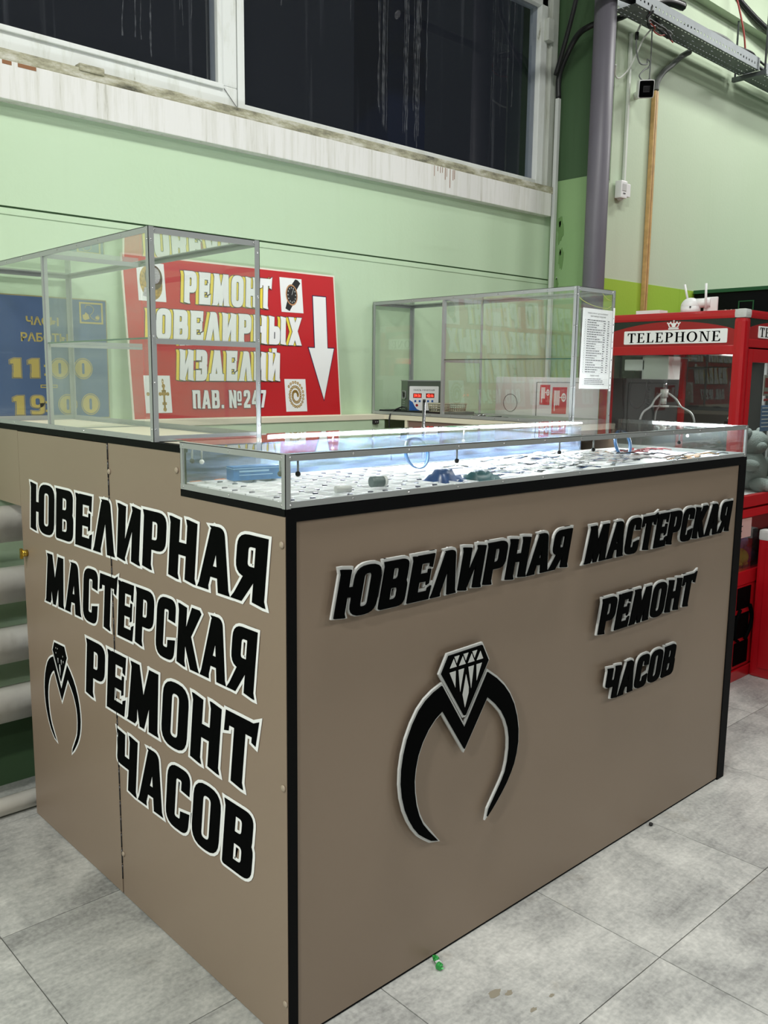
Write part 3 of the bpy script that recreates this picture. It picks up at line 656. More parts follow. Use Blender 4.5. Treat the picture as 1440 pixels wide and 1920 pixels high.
def emblem(T, fu, base, db, df, mb_, mf_, name, grow, slots):
    back = MB(); g = [fu(p) for p in offset(DIA, grow)]; g2 = [fu(p) for p in offset(RNG, grow)]
    back.poly(g, None, T, base, base + db); back.poly(g2, None, T, base, base + db)
    L = back.build(name, mb_, ct)
    fc = MB(); fc.poly([fu(p) for p in DIA], None, T, base + db * .9, base + db + df)
    fc.poly([fu(p) for p in RNG], None, T, base + db * .9, base + db + df); fc.build('emblem_face', mf_, L)
    fa = MB()
    for t in slots: fa.poly([fu(p) for p in t], None, T, base + db + df, base + db + df + .0006)
    fa.build('facet', mb_, L)
emblem(T_front, lambda p: (p[0], p[1]), .014, .006, .004, M['silver'], M['letter_black'], 'ring_emblem', .0062, facets())
SL = [[(.505, .735), (.512, .735), (.509, .712)], [(.545, .735), (.552, .735), (.548, .712)], [(.523, .71), (.531, .71), (.534, .69), (.528, .66), (.522, .69)], [(.484, .757), (.489, .757), (.487, .75)], [(.566, .757), (.571, .757), (.568, .75)], [(.486, .775), (.49, .775), (.488, .78)], [(.505, .775), (.509, .775), (.507, .78)], [(.57, .735), (.574, .735), (.572, .725)]]
emblem(T_side, lambda p: (.124 + (p[0] - .313) / (.747 - .313) * .264, .322 + (p[1] - .331) / (.802 - .331) * .327), .0012, .0006, .0006, M['white_vinyl'], M['letter_black'], 'ring_emblem', .009, SL)

# ------------------------------------------------------------------ display cases
def angle(mb, a, b, n1, n2, w=.014, t=.0014):
    """L-profile along a-b; plates lie towards n1 and n2 from the edge line"""
    a, b, n1, n2 = Vector(a), Vector(b), Vector(n1), Vector(n2)
    k = {2: .0008, 1: .0004, 0: 0.0}[max(range(3), key=lambda q: abs((b - a)[q]))]; sh = -(n1 + n2) * k; a = a + sh; b = b + sh
    for p, q in ((n1, n2), (n2, n1)):
        v = [a, b, b + p * w, a + p * w]; v += [x + q * t for x in v]
        mb.add(v, [(0, 1, 2, 3), (4, 7, 6, 5), (0, 4, 5, 1), (1, 5, 6, 2), (2, 6, 7, 3), (3, 7, 4, 0)])
def rivets(mb, a, b, n, step=.10, ins=.012, r=.0026):
    a, b, n = Vector(a), Vector(b), Vector(n); L = (b - a).length; d = (b - a) / L
    k = max(1, round((L - 2 * ins) / step))
    for i in range(k + 1):
        c = a + d * (ins + (L - 2 * ins) * i / k) + n * .0004
        r3 = [r, r, r]
        ax = max(range(3), key=lambda q: abs(n[q])); r3[ax] = r * .6
        mb.ball(c, tuple(r3), 8, 5)
# front low glass case
gc = empty('glass_display_case', (2.0, 1.66, 1.197), 'long low glass showcase with lit white floor on top of the counter front', 'display case')
za, zb = 1.1965, 1.306
ax0, ax1, ay0, ay1 = X0, X1 - .008, Y0, 1.8065
fr = MB()
W_ = .014
for z, nz in ((za, 1), (zb, -1)):
    angle(fr, (ax0, ay0, z), (ax1, ay0, z), (0, 0, nz), (0, 1, 0), W_)
    angle(fr, (ax0, ay0, z), (ax0, ay1, z), (0, 0, nz), (1, 0, 0), W_)
    angle(fr, (ax1, ay0, z), (ax1, 1.92, z), (0, 0, nz), (-1, 0, 0), W_)
    angle(fr, (1.36, 1.922, z), (2.78, 1.922, z), (0, 0, nz), (0, -1, 0), W_)
angle(fr, (ax0, ay0, za), (ax0, ay0, zb), (1, 0, 0), (0, 1, 0), .013)
angle(fr, (ax1, ay0, za), (ax1, ay0, zb), (-1, 0, 0), (0, 1, 0), .013)
angle(fr, (ax0 + .001, ay1, za), (ax0 + .001, ay1, zb), (1, 0, 0), (0, -1, 0), .010)
fr.build('frame', M['alu'], gc)
rv = MB()
for z in (za + .007, zb - .007):
    rivets(rv, (ax0, ay0, z), (ax1, ay0, z), (0, -1, 0), .17); rivets(rv, (ax0, ay0, z), (ax0, ay1, z), (-1, 0, 0), .17)
o = rv.build('rivets', M['rivet'], gc); o['kind'] = 'stuff'
B('side_pane', M['glass_scr'], gc, ax0 + .002, ax0 + .005, ay0 + .004, ay1, za + .001, zb - .003)
B('front_pane', M['glass_top'], gc, ax0 + .006, ax1 - .004, ay0 + .002, ay0 + .005, za + .001, zb - .003)
B('end_pane', M['glass_scr'], gc, ax1 - .005, ax1 - .002, ay0 + .006, 1.92, za + .001, zb - .003)
B('top_pane', M['glass_top'], gc, ax0 + .003, 2.045, ay0 + .003, 1.80, zb - .0012, zb + .0022)
B('top_pane', M['glass_top'], gc, 1.052, 2.045, 1.8005, 1.921, zb - .0012, zb + .0022)
B('top_pane', M['glass_top'], gc, 2.049, ax1 - .002, ay0 + .003, 1.921, zb - .0012, zb + .0022)
B('pane_seam', M['glass_edge'], gc, 2.045, 2.049, ay0 + .01, 1.92, zb - .002, zb + .0024)
B('back_pane', M['film'], gc, 1.052, 2.78, 1.914, 1.917, za, zb - .020)
B('led_strip', M['led'], gc, 1.37, 2.16, 1.884, 1.892, zb - .008, zb - .003)
B('led_strip', M['led'], gc, 2.18, 2.74, 1.884, 1.892, zb - .008, zb - .003)
B('led_strip', M['led'], gc, ax1 - .02, ax1 - .010, 1.46, 1.76, zb - .010, zb - .003)
def pin(x, y, ball=True, m=None, ln=.030):
    p = MB().tube([(x, y, zb - .012), (x, y, zb - .012 - ln)], .0022, 8).build('hanging_pin', M['alu'], gc)
    MB().ball((x, y, zb - .012 - ln), .0058, 12, 8).build('ball', m or M['darkmetal'], p)
for x in (1.075, 1.548, 1.955, 2.115, 2.590): pin(x, Y0 + .013)
for y in (1.435, 1.775): pin(X0 + .013, y)
for x, y in ((1.075, 1.78), (2.62, 1.88), (2.99, 1.60), (1.56, 1.89), (2.1, 1.89)): pin(x, y, m=M['white'], ln=.034)
# contents of the case --------------------------------------------------
ZF = 1.1952
rr = random.Random(5)
tray_w = mat('white_plastic_tray', (226, 228, 230), .4); steelp = mat('watch_steel', (120, 122, 126), .3, metal=.7)
ORD = ['first', 'second', 'third', 'fourth', 'fifth', 'sixth', 'seventh', 'eighth', 'ninth', 'tenth', 'eleventh', 'twelfth', 'thirteenth', 'fourteenth', 'fifteenth', 'sixteenth', 'seventeenth', 'eighteenth', 'nineteenth', 'twentieth', 'twenty-first', 'twenty-second', 'twenty-third', 'twenty-fourth']
colors = {'black': mat('strap_black', (26, 30, 40), .5), 'blue': mat('strap_blue', (40, 66, 110), .5), 'red': mat('strap_red', (120, 24, 34), .5), 'tan': mat('strap_tan', (170, 130, 80), .6), 'grey': mat('strap_grey', (96, 98, 96), .6), 'brown': mat('strap_brown', (80, 58, 44), .6)}
# cell tray with coin batteries on the left
bt = empty('battery_tray', (1.28, 1.62, ZF), 'shallow white grid tray at the left end of the lit showcase floor', 'tray')
tb = MB().box(1.07, 1.66, 1.44, 1.85, ZF, ZF + .004)
tb.build('base', tray_w, bt); rb = MB()
for k in range(12): rb.box(1.07 + k * .0533, 1.0725 + k * .0533, 1.44, 1.85, ZF + .004, ZF + .010)
for k in range(9): rb.box(1.07, 1.66, 1.44 + k * .051, 1.4425 + k * .051, ZF + .004, ZF + .010)
rb.build('dividers', tray_w, bt)
base = MB().tube([(0, 0, 0), (0, 0, .005)], .0065, 14).build('coin_battery', mat('battery_steel', (74, 76, 88), .35, metal=.4), None)
n_ = 0
for i in range(11):
    for j in range(8):
        if rr.random() < .22: continue
        o = base if n_ == 0 else base.copy()
        if n_: COL.objects.link(o)
        o.location = (1.099 + i * .0533 + rr.uniform(-.008, .008), 1.467 + j * .051 + rr.uniform(-.008, .008), ZF + .004); n_ += 1
        settag(o, 'round silver watch battery, white tray, %s row from front, %s from left' % (ORD[j], ORD[i]), 'battery', 'watch batteries in the showcase tray')
# small orange-ish packs in the left rear
orange = mat('orange_card', (206, 120, 70), .5)
for k in range(5):
    MB().box(1.07 + k * .035, 1.098 + k * .035, 1.862, 1.888, ZF, ZF + .005 + .002 * (k % 2)).build('battery_card', orange, None, tag=('small orange battery card at the rear left of the showcase, %s from the left' % ORD[k], 'card', 'orange battery cards'))
bb = empty('cardboard_box', (1.27, 1.78, ZF), 'small blue printed box at the left rear of the lit showcase', 'box')
RM = Matrix.Translation((1.235, 1.80, ZF)) @ Matrix.Rotation(-.15, 4, 'Z')
bluebox = mat('blue_carton', (62, 118, 176), .5, noise=(40, .25)); bluebox2 = mat('light_blue_print', (150, 190, 220), .5)
MB().box(-.065, .065, -.02, .02, .012, .045, RM).build('carton', bluebox, bb)
MB().box(-.05, .03, -.0206, -.0199, .032, .036, RM).box(-.05, .04, -.0206, -.0199, .024, .026, RM).box(-.066, .066, -.021, .021, .040, .0415, RM).build('printed_lines', bluebox2, bb)
cn = empty('film_canister', (1.36, 1.50, ZF), 'small dark cylinder with pale lid lying at the front of the showcase', 'canister')
MB().tube([(1.352, 1.50, ZF + .024), (1.384, 1.494, ZF + .024)], .0125, 16).build('body', mat('grey_green_canister', (92, 106, 104), .35), cn)
MB().tube([(1.384, 1.494, ZF + .024), (1.391, 1.4927, ZF + .024)], .013, 16).build('lid', M['silver'], cn)
MB().tube([(1.225, 1.475, ZF + .019), (1.262, 1.468, ZF + .019)], .008, 12).build('metal_capsule', M['silver'], None, tag=('small pale metal capsule in front of the battery tray inside the showcase', 'capsule'))
# folded dark blue wrap
bw = mat('blue_plastic_wrap', (44, 72, 116), .3, noise=(30, .4))
def blob(cx, cy, w, d, h, seed, m, name, tag):
    q = random.Random(seed); mb = MB(); n = 14; k = 7; vs = []
    for j in range(k):
        for i in range(n):
            u = i / (n - 1) * 2 - 1; v = j / (k - 1) * 2 - 1
            e = max(0, 1 - abs(u) ** 3) * max(0, 1 - abs(v) ** 3)
            vs.append((cx + u * w / 2 * (1 + q.uniform(-.05, .05)), cy + v * d / 2 * (1 + q.uniform(-.1, .1)), ZF + .001 + h * e * (0.7 + q.random() * .5)))
    fs = [(j * n + i, j * n + i + 1, (j + 1) * n + i + 1, (j + 1) * n + i) for j in range(k - 1) for i in range(n - 1)]
    mb.add(vs, fs, True); b0 = len(mb.v)
    mb.box(cx - w * .45, cx + w * .45, cy - d * .45, cy + d * .45, ZF, ZF + .0015)
    return mb.build(name, m, None, tag=tag)
blob(1.62, 1.52, .13, .07, .032, 3, bw, 'plastic_bundle', ('crumpled dark blue plastic bundle left of middle at the front of the showcase', 'bundle'))
blob(1.73, 1.50, .14, .06, .022, 4, mat('teal_wrap', (34, 78, 84), .35, noise=(30, .4)), 'plastic_bundle', ('dark teal plastic bundle with a pointed tip beside the dark blue bundle', 'bundle'))
# rolled translucent blue bands
def band(cx, cy, r, label):
    o = empty('rolled_band', (cx, cy, ZF), label, 'band')
    mb = MB(); n = 36; vs = []
    for k in range(n):
        a = 2 * math.pi * k / n
        for rr_, y in ((r, -.006), (r, .006), (r - .0025, .006), (r - .0025, -.006)):
            vs.append(Vector((cx + rr_ * math.cos(a), cy + y + .012 * math.sin(a), ZF + r + .002 + rr_ * math.sin(a) * .98)))
    fs = [(4 * k + j, 4 * k + (j + 1) % 4, 4 * ((k + 1) % n) + (j + 1) % 4, 4 * ((k + 1) % n) + j) for k in range(n) for j in range(4)]
    mb.add(vs, fs, True); mb.build('hoop', mat('translucent_blue', (52, 92, 132), .3), o)
    MB().bbox(cx - .02, cx + .02, cy - .014, cy + .014, ZF, ZF + .008, .002).build('clip', M['clear'], o)
band(1.80, 1.80, .046, 'upright blue rolled strap hoop near the middle of the showcase')
band(2.66, 1.66, .046, 'upright blue rolled strap hoop in the right half of the showcase')
MB().bbox(2.02, 2.05, 1.70, 1.73, ZF, ZF + .022, .003).build('clear_box', M['clear'], None, tag=('tiny clear plastic box standing in the middle of the showcase floor', 'box'))
# packets with straps
def strap(x, y, a, z, col, L, bag):
    t = empty('watch_strap', (x, y, z)); Mx = Matrix.Translation((x, y, z)) @ Matrix.Rotation(a, 4, 'Z') @ Matrix.Rotation(rr.uniform(-.05, .05), 4, 'X')
    w = rr.uniform(.006, .010); mb = MB(); n = 9; vs = []
    for k in range(n):
        u = k / (n - 1); hw = w * (1 - .35 * abs(2 * u - 1)); zz = .003 + .005 * math.sin(u * 3.1) ** 2
        for s, t_ in ((-1, 0), (1, 0), (1, .003), (-1, .003)): vs.append(Mx @ Vector(((u - .5) * L, s * hw, zz + t_)))
    fs = [(4 * k + j, 4 * k + (j + 1) % 4, 4 * k + 4 + (j + 1) % 4, 4 * k + 4 + j) for k in range(n - 1) for j in range(4)] + [(0, 1, 2, 3), (4 * n - 4, 4 * n - 3, 4 * n - 2, 4 * n - 1)]
    mb.add(vs, fs); mb.build('band', colors[col], t)
    MB().box(-L * .5 - .008, -L * .5 + .006, -w * 1.1, w * 1.1, .002, .005, Mx).build('buckle', M['rivet'], t)
    if bag:
        b = MB(); hw = .020; vs = [Mx @ Vector((sx * L * .56, sy * hw, .011 + .003 * math.sin(sx * 2 + sy))) for sy in (-1, 0, 1) for sx in (-1, -.5, 0, .5, 1)]
        b.add(vs, [(j * 5 + i, j * 5 + i + 1, j * 5 + i + 6, j * 5 + i + 5) for j in range(2) for i in range(4)], True); b.build('packet', M['plastic_bag'], t, recalc=False)
    return t
def number_straps(ts, fmt, group):
    by = {}
    for c, t in ts: by.setdefault(c, []).append(t)
    for c, l in by.items():
        l.sort(key=lambda t: t.location.x)
        for i, t in enumerate(l): settag(t, fmt % (c, ORD[i]), 'watch strap', group)
NM = {'black': 'black', 'blue': 'dark blue', 'grey': 'grey', 'tan': 'tan', 'red': 'dark red', 'brown': 'brown'}
ts1, ts2 = [], []
Lb = {'black': 'black watch strap in a clear packet in the middle of the showcase', 'blue': 'dark blue watch strap in a clear packet in the middle of the showcase'}
for k in range(46):
    x = rr.uniform(1.84, 2.56); y = rr.uniform(1.46, 1.80); c = rr.choice(['black', 'black', 'blue', 'grey'])
    t = strap(x, y, rr.uniform(-.5, .5), ZF + .001 + (k % 5) * .0035, c, rr.uniform(.08, .13), True)
    ts1.append((NM[c], t))
for k in range(34):
    x = rr.uniform(2.60, 2.98); y = rr.uniform(1.45, 1.78); c = rr.choice(['grey', 'tan', 'red', 'brown', 'black', 'red'] if x > 2.78 else ['grey', 'tan', 'brown', 'black'])
    t = strap(x, y, rr.uniform(-.6, .6), ZF + .001 + (k % 4) * .003, c, rr.uniform(.07, .11), False)
    ts2.append((NM[c], t))
number_straps(ts1, '%s watch strap in a clear packet, %s of its colour from the left', 'packed watch straps in the showcase')
number_straps(ts2, '%s loose watch strap, showcase right end, %s of its colour from left', 'loose watch straps in the showcase')
# flat leaflets / strips between
for k in range(10):
    x = 1.68 + (k % 5) * .075; y = 1.62 + (k // 5) * .13
    MB().box(-.03, .03, -.008, .008, 0, .003, Matrix.Translation((x, y, ZF)) @ Matrix.Rotation(rr.uniform(-.3, .3), 4, 'Z')).build('spring_bar_card', mat('pale_card', (190, 196, 214), .5) if k == 0 else bpy.data.materials['pale_card'], None, tag=('small pale card strip behind the blue bundle, %s from the left in the %s row' % (ORD[k % 5], ('front', 'rear')[k // 5]), 'card', 'pale card strips in the showcase'))

def tall_case(name, label, xa, xb, y_near, y_mid, y_far, left_open_far=True, glass_near=True, base_z=ZT, top=1.800, right_mid=True):
    t = empty(name, ((xa + xb) / 2, (y_near + y_far) / 2, base_z), label, 'display case')
    f = MB(); w = .0148
    for x, nx in ((xa, 1), (xb, -1)):
        for z, nz in ((base_z, 1), (top, -1)): angle(f, (x, y_near, z), (x, y_far, z), (0, 0, nz), (nx, 0, 0), w)
        for y, ny in ((y_near, 1), (y_far, -1)): angle(f, (x, y, base_z), (x, y, top), (nx, 0, 0), (0, ny, 0), w)
        if nx < 0 and not right_mid: continue
        f.box(min(x, x + nx * .002), max(x, x + nx * .002), y_mid - .006, y_mid + .006, base_z + .014, top - .014)
        f.box(min(x + nx * .0021, x + nx * .014), max(x + nx * .0021, x + nx * .014), y_mid - .0065, y_mid - .0048, base_z + .002, top - .002)
    for y, ny in ((y_near, 1), (y_far, -1)):
        for z, nz in ((base_z, 1), (top, -1)): angle(f, (xa, y, z), (xb, y, z), (0, 0, nz), (0, ny, 0), w)
    f.box(xa + .0145, xb - .0145, y_mid - .0062, y_mid - .0045, top - .018, top - .005); f.box(xa + .002, xb - .002, y_mid - .006, y_mid + .010, top - .0068, top - .0050); f.box(xa, xb, y_mid - .006, y_mid + .006, base_z, base_z + .0015)
    f.build('frame', M['alu'], t)
    r = MB()
    rivets(r, (xa, y_near, top - .007), (xa, y_far, top - .007), (-1, 0, 0), .125); rivets(r, (xa, y_near, base_z + .007), (xa, y_far, base_z + .007), (-1, 0, 0), .125)
    rivets(r, (xa + .006, y_near, base_z), (xa + .006, y_near, top), (0, -1, 0), .125, .03); rivets(r, (xb - .006, y_near, base_z), (xb - .006, y_near, top), (0, -1, 0), .125, .03)
    rivets(r, (xa, y_near + .006, base_z), (xa, y_near + .006, top), (-1, 0, 0), .125, .03)
    rivets(r, (xa, y_near, top - .007), (xb, y_near, top - .007), (0, -1, 0), .28, .016)
    o = r.build('rivets', M['rivet'], t); o['kind'] = 'stuff'
    g = M['glass']
    B('roof_pane', g, t, xa + .002, xb - .002, y_near + .002, y_far - .002, top - .0045, top - .0012)
    B('near_pane', g, t, xa + .002, xb - .002, y_near + .0022, y_near + .0052, base_z + .002, top - .005)
    B('divider_pane', M['glass_scr'], t, xa + .004, xb - .006, y_mid - .0015, y_mid + .0015, base_z + .002, top - .015)
    B('far_pane', g, t, xa + .002, xb - .002, y_far - .0052, y_far - .0022, base_z + .002, top - .005)
    zs = base_z + .245
    sh = B('shelf', g, t, xa + .006, xb - .006, y_near + .008, y_mid - .004, zs, zs + .004)
    MB().box(xa + .0055, xa + .0062, y_near + .008, y_mid - .004, zs, zs + .004).box(xb - .0062, xb - .0055, y_near + .008, y_mid - .004, zs, zs + .004).build('polished_edge', M['glass_edge'], sh)
    MB().box(xa + .01, xb - .012, y_mid - .012, y_mid - .003, zs - .009, zs - .0005).build('shelf_rail', M['alu'], t)
    return t, zs, g
# left tall case
t1, zs, g = tall_case('tall_glass_case', 'tall aluminium-framed glass case on the left side of the counter, nearest the camera', X0, 1.345, 1.928, 2.553, 3.083, right_mid=False)
B('street_pane', M['glass_scr'], t1, X0 + .0022, X0 + .005, 1.934, 2.547, ZT + .002, 1.795)
B('stall_pane', M['glass'], t1, 1.340, 1.343, 1.934, 2.547, ZT + .002, 1.795)
MB().box(X0 + .01, 1.34, 1.926, 1.9275, zs - .012, zs + .001).build('cross_bar', M['alu'], t1)
# right tall case
t2, zs2, g = tall_case('tall_glass_case', 'tall aluminium-framed glass case on the right side, with the price list on it', 2.790, 3.043, 1.966, 2.645, 3.090, base_z=1.2882)
B('stall_pane', M['glass'], t2, 2.7922, 2.795, 1.972, 2.639, 1.29, 1.795)
B('street_pane', M['glass'], t2, 3.038, 3.041, 1.972, 3.085, 1.29, 1.795)
# string and LED cord inside the right case
st = MB().tube([(2.80, 1.975, 1.772), (2.84, 1.975, 1.752), (2.90, 1.975, 1.738), (2.97, 1.975, 1.731), (3.01, 1.975, 1.732), (3.03, 1.975, 1.742)], .0012, 6, True)
st.tube([(2.97, 1.975, 1.785), (3.0, 1.975, 1.768), (3.03, 1.975, 1.762)], .0012, 6, True)
st.build('string', M['stringy'], None, tag=('thin yellow-green string drooping inside the near end of the right glass case', 'string'))

# price list in plastic sleeve
pl = empty('price_list', (2.93, 1.962, 1.42), 'printed price list sheet in a clear punched sleeve, hung on the right glass case', 'price list')
TP = lambda u, v, d=0: Vector((2.822 + u + (v - .0) * .018, 1.9625 - d, 1.424 + v - u * .010))
PWd, PHt = .196, .300
MB().add([TP(0, 0), TP(PWd, 0), TP(PWd, PHt), TP(0, PHt), TP(0, 0, .0012), TP(PWd, 0, .0012), TP(PWd, PHt, .0012), TP(0, PHt, .0012)], [(0, 1, 2, 3), (4, 5, 6, 7), (0, 1, 5, 4), (1, 2, 6, 5), (2, 3, 7, 6), (3, 0, 4, 7)]).build('sheet', M['paper'], pl)
MB().add([TP(-.002, -.004, .0022), TP(PWd + .002, -.004, .0022), TP(PWd + .002, PHt + .014, .0022), TP(-.002, PHt + .014, .0022)], [(0, 1, 2, 3)]).build('sleeve', M['clear'], pl, recalc=False)
MB().add([TP(PWd + .003, -.008, .001), TP(PWd + .016, -.008, .001), TP(PWd + .016, PHt + .012, .001), TP(PWd + .003, PHt + .012, .001)], [(0, 1, 2, 3)]).build('punched_margin', M['paper'], pl, recalc=False)
pm = MB()
for k, v in enumerate([.27, .245, .215, .18, .155, .11, .065, .04, .012, -.0]):
    hh = .006 if k % 3 else .003
    pm.add([TP(PWd + .007, v, .0016), TP(PWd + .011, v, .0016), TP(PWd + .011, v + hh, .0016), TP(PWd + .007, v + hh, .0016)], [(0, 1, 2, 3)])
pm.build('punch_holes', M['ink'], pl, recalc=False)['kind'] = 'stuff'
font_text('ПРЕЙСКУРАНТ ЦЕН НА РЕМОНТ', .01, lambda u, v: TP(u, v, .0016), M['ink'], 'heading', pl, bold=.0, fit=(.030, .165, .279, .287))
font_text('ЮВЕЛИРНЫХ ИЗДЕЛИЙ', .01, lambda u, v: TP(u, v, .0016), M['ink'], 'heading', pl, bold=.0, fit=(.050, .150, .268, .276))
font_text('ПРИМЕЧАНИЯ', .01, lambda u, v: TP(u, v, .0016), M['ink'], 'heading', pl, fit=(.066, .126, .047, .053))
rows = MB(); q = random.Random(2); v = .256
def rule(u0, u1, v0, h): rows.add([TP(u0, v0, .0016), TP(u1, v0, .0016), TP(u1, v0 + h, .0016), TP(u0, v0 + h, .0016)], [(0, 1, 2, 3)])
while v > .062:
    u = .030; end = .030 + q.uniform(.05, .112)
    while u < end:
        w = q.uniform(.006, .018); rule(u, min(u + w, end), v, .0028); u += w + .0022
    rule(.016, .019, v, .0028); rule(.138, .138 + q.uniform(.008, .016), v, .0028); rule(.166, .166 + q.uniform(.008, .014), v, .0028)
    rule(.012, .19, v - .0032, .0003); v -= .0088
for v in (.037, .030, .024, .017):
    u = .030; end = .030 + q.uniform(.07, .14)
    while u < end: w = q.uniform(.006, .016); rule(u, min(u + w, end), v, .0022); u += w + .002
    rule(.012, .19, v - .0022, .0003)
rows.build('printed_rows', M['ink'], pl, recalc=False)['kind'] = 'stuff'

# ------------------------------------------------------------------ red repair sign leaning on the wall
SB = Vector((1.535, 3.013, 1.2885)); SD = Vector((0, .06, .612)).normalized(); SN = Vector((0, -SD.z, SD.y))
TR = lambda u, v, d=0: SB + Vector((u, 0, 0)) + SD * v + SN * d
rs = empty('shop_sign', (2.0, 3.02, 1.2885), 'red sign with white Cyrillic lettering and down arrow, leaning on the wall', 'sign')
MB().poly([(0, 0), (1.0, -.002), (1.006, .611), (.0, .611)], None, lambda u, v, d: TR(u, v, d), -.006, 0).build('board', mat('sign_edge', (226, 222, 205), .5), rs)
MB().poly([(.006, .006), (.994, .004), (.998, .604), (.006, .604)], None, lambda u, v, d: TR(u, v, d), 0, .0008).build('red_face', M['signred'], rs)
def sign_line(text, u0, u1, v0, h, slant, yshift, name, gap=.20, heavy=.032, space=.3, navy_only=False):
    ny, ye, wh = MB(), MB(), MB()
    for ch, f, s in text_layout(text, u0, u1, v0, h, slant, gap, space):
        for k, ((o, hh), (o2, hh2)) in enumerate(zip(glyph_polys(ch, heavy), glyph_polys(ch, heavy + .022))):
            e = k * .00009
            A = [f(*p) for p in o]; Hh = [[f(*p) for p in hh]] if hh else None
            A2 = [f(*p) for p in o2]; H2 = [[f(*p) for p in hh2]] if hh2 else None
            ny.poly(A2, H2, TR, .0032, .0036 + e); wh.poly(A, Hh, TR, .0036, .0048 + e)
            if yshift:
                sh = lambda P_: [(p[0] - yshift, p[1] - .001) for p in P_]
                ny.poly(sh(A2), [sh(H2[0])] if H2 else None, TR, .0008, .0014 + e); ye.poly(sh(A), [sh(Hh[0])] if Hh else None, TR, .0014, .0024 + e)
    ny.build(name + '_outline', M['navy'] if navy_only else M['ink'], rs)
    if yshift: ye.build(name + '_shadow', M['yellow'], rs)
    wh.build(name, M['white_vinyl'], rs)
sign_line('РЕМОНТ', .248, .648, .447, .116, .10, .014, 'top_line')
sign_line('ЮВЕЛИРНЫХ'.replace('Л', 'Λ'), .088, .792, .303, .110, .10, .014, 'second_line')
sign_line('ИЗДЕΛИЙ', .205, .668, .152, .112, .10, .014, 'third_line')
sign_line('ПАВ. №247', .252, .595, .041, .070, .04, 0, 'bottom_line', gap=.16, heavy=.01, navy_only=True)
MB().poly(offset([(.878, .513), (.948, .513), (.941, .292), (.977, .292), (.905, .070), (.838, .292), (.872, .292)], .004), None, TR, .0012, .0016).build('arrow_outline', M['navy'], rs)
MB().poly([(.878, .513), (.948, .513), (.941, .292), (.977, .292), (.905, .070), (.838, .292), (.872, .292)], None, TR, .0016, .0024).build('arrow', M['white_vinyl'], rs)
def pic(u0, u1, v0, v1): return MB().poly([(u0, v0), (u1, v0), (u1, v1), (u0, v1)], None, TR, .0012, .0018).build('picture_card', M['white_vinyl'], rs)
gp = mat('printed_gold', (176, 142, 62), .4, noise=(120, .5)); gd = mat('printed_brown', (84, 64, 36), .5); gs = mat('printed_silver', (176, 172, 176), .4, noise=(140, .3)); pk = mat('printed_black', (16, 16, 18), .4)
def circ(mb, u, v, ru, rv, ri, d0, d1, a=0):
    rot = lambda x, y: (u + x * math.cos(a) - y * math.sin(a), v + x * math.sin(a) + y * math.cos(a))
    o = [rot(*p) for p in ell(0, 0, ru, rv)]; h = [[rot(*p) for p in ell(0, 0, ru * ri, rv * ri)][::-1]] if ri else None
    mb.poly(o, h, TR, d0, d1)
# signet ring
c1 = pic(.058, .171, .442, .583)
mb = MB(); circ(mb, .113, .51, .046, .064, .0, .0018, .0022, .1); mb.build('printed_ring', gp, c1)
mb = MB(); circ(mb, .125, .53, .036, .046, .0, .0022, .0024); circ(mb, .098, .478, .012, .02, 0, .0022, .0024); mb.build('printed_ring_shade', gd, c1)
mb = MB(); circ(mb, .130, .537, .022, .030, .0, .0024, .0026); mb.poly([(.075, .46), (.105, .455), (.1, .49), (.085, .492)], None, TR, .0022, .0025); mb.build('printed_ring_stone', gs, c1)
# watch
c2 = pic(.706, .821, .437, .580)
mb = MB(); mb.poly([(.727, .452), (.748, .442), (.772, .476), (.742, .492)], None, TR, .0018, .0022); mb.poly([(.758, .543), (.785, .524), (.813, .562), (.800, .574), (.788, .577)], None, TR, .0018, .0022); mb.build('printed_watch_strap', pk, c2)
mb = MB(); circ(mb, .764, .510, .031, .044, 0, .0020, .0024); mb.build('printed_watch_case', mat('printed_rose_gold', (190, 140, 96), .4), c2)
mb = MB(); circ(mb, .764, .510, .026, .038, 0, .0024, .0026); mb.build('printed_dial', pk, c2)
mb = MB()
for k in range(12):
    a = k * math.pi / 6; x, y = .764 + .020 * math.sin(a), .510 + .030 * math.cos(a); mb.poly([(x - .0018, y - .003), (x + .0018, y - .003), (x + .0018, y + .003), (x - .0018, y + .003)], None, TR, .0026, .0028)
mb.poly([(.763, .51), (.765, .51), (.774, .53), (.772, .531)], None, TR, .0026, .0028); mb.build('printed_hour_marks', M['silver'], c2)
# crosses
c3 = pic(.053, .162, .027, .167)
mb = MB()
for cu in (.082, .132):
    mb.poly([(cu - .004, .035), (cu + .004, .035), (cu + .004, .128), (cu - .004, .128)], None, TR, .0018, .0022)
    for v, w in ((.098, .017), (.108, .009), (.062, .009)): mb.poly([(cu - w, v - .005), (cu + w, v - .005), (cu + w, v + .005), (cu - w, v + .005)], None, TR, .0018, .0022)
    for dv in (.040, .098, .128): circ(mb, cu, dv, .007, .008, 0, .0020, .0024)
    circ(mb, cu - .016, .098, .006, .007, 0, .002, .0024); circ(mb, cu + .016, .098, .006, .007, 0, .002, .0024); circ(mb, cu - .002, .145, .004, .010, .4, .002, .0024)
mb.build('printed_crosses', gp, c3)
# coiled chain
c4 = pic(.698, .809, .021, .158)
mb = MB()
for k in range(64):
    a = k * .30; r_ = .012 + .0165 * a / (2 * math.pi) * 1.0
    if r_ > .052: break
    circ(mb, .753 + r_ * math.cos(a) * .88, .088 + r_ * math.sin(a) * 1.15, .0055, .0062, .35, .0018, .0022)
mb.build('printed_chain', gp, c4)

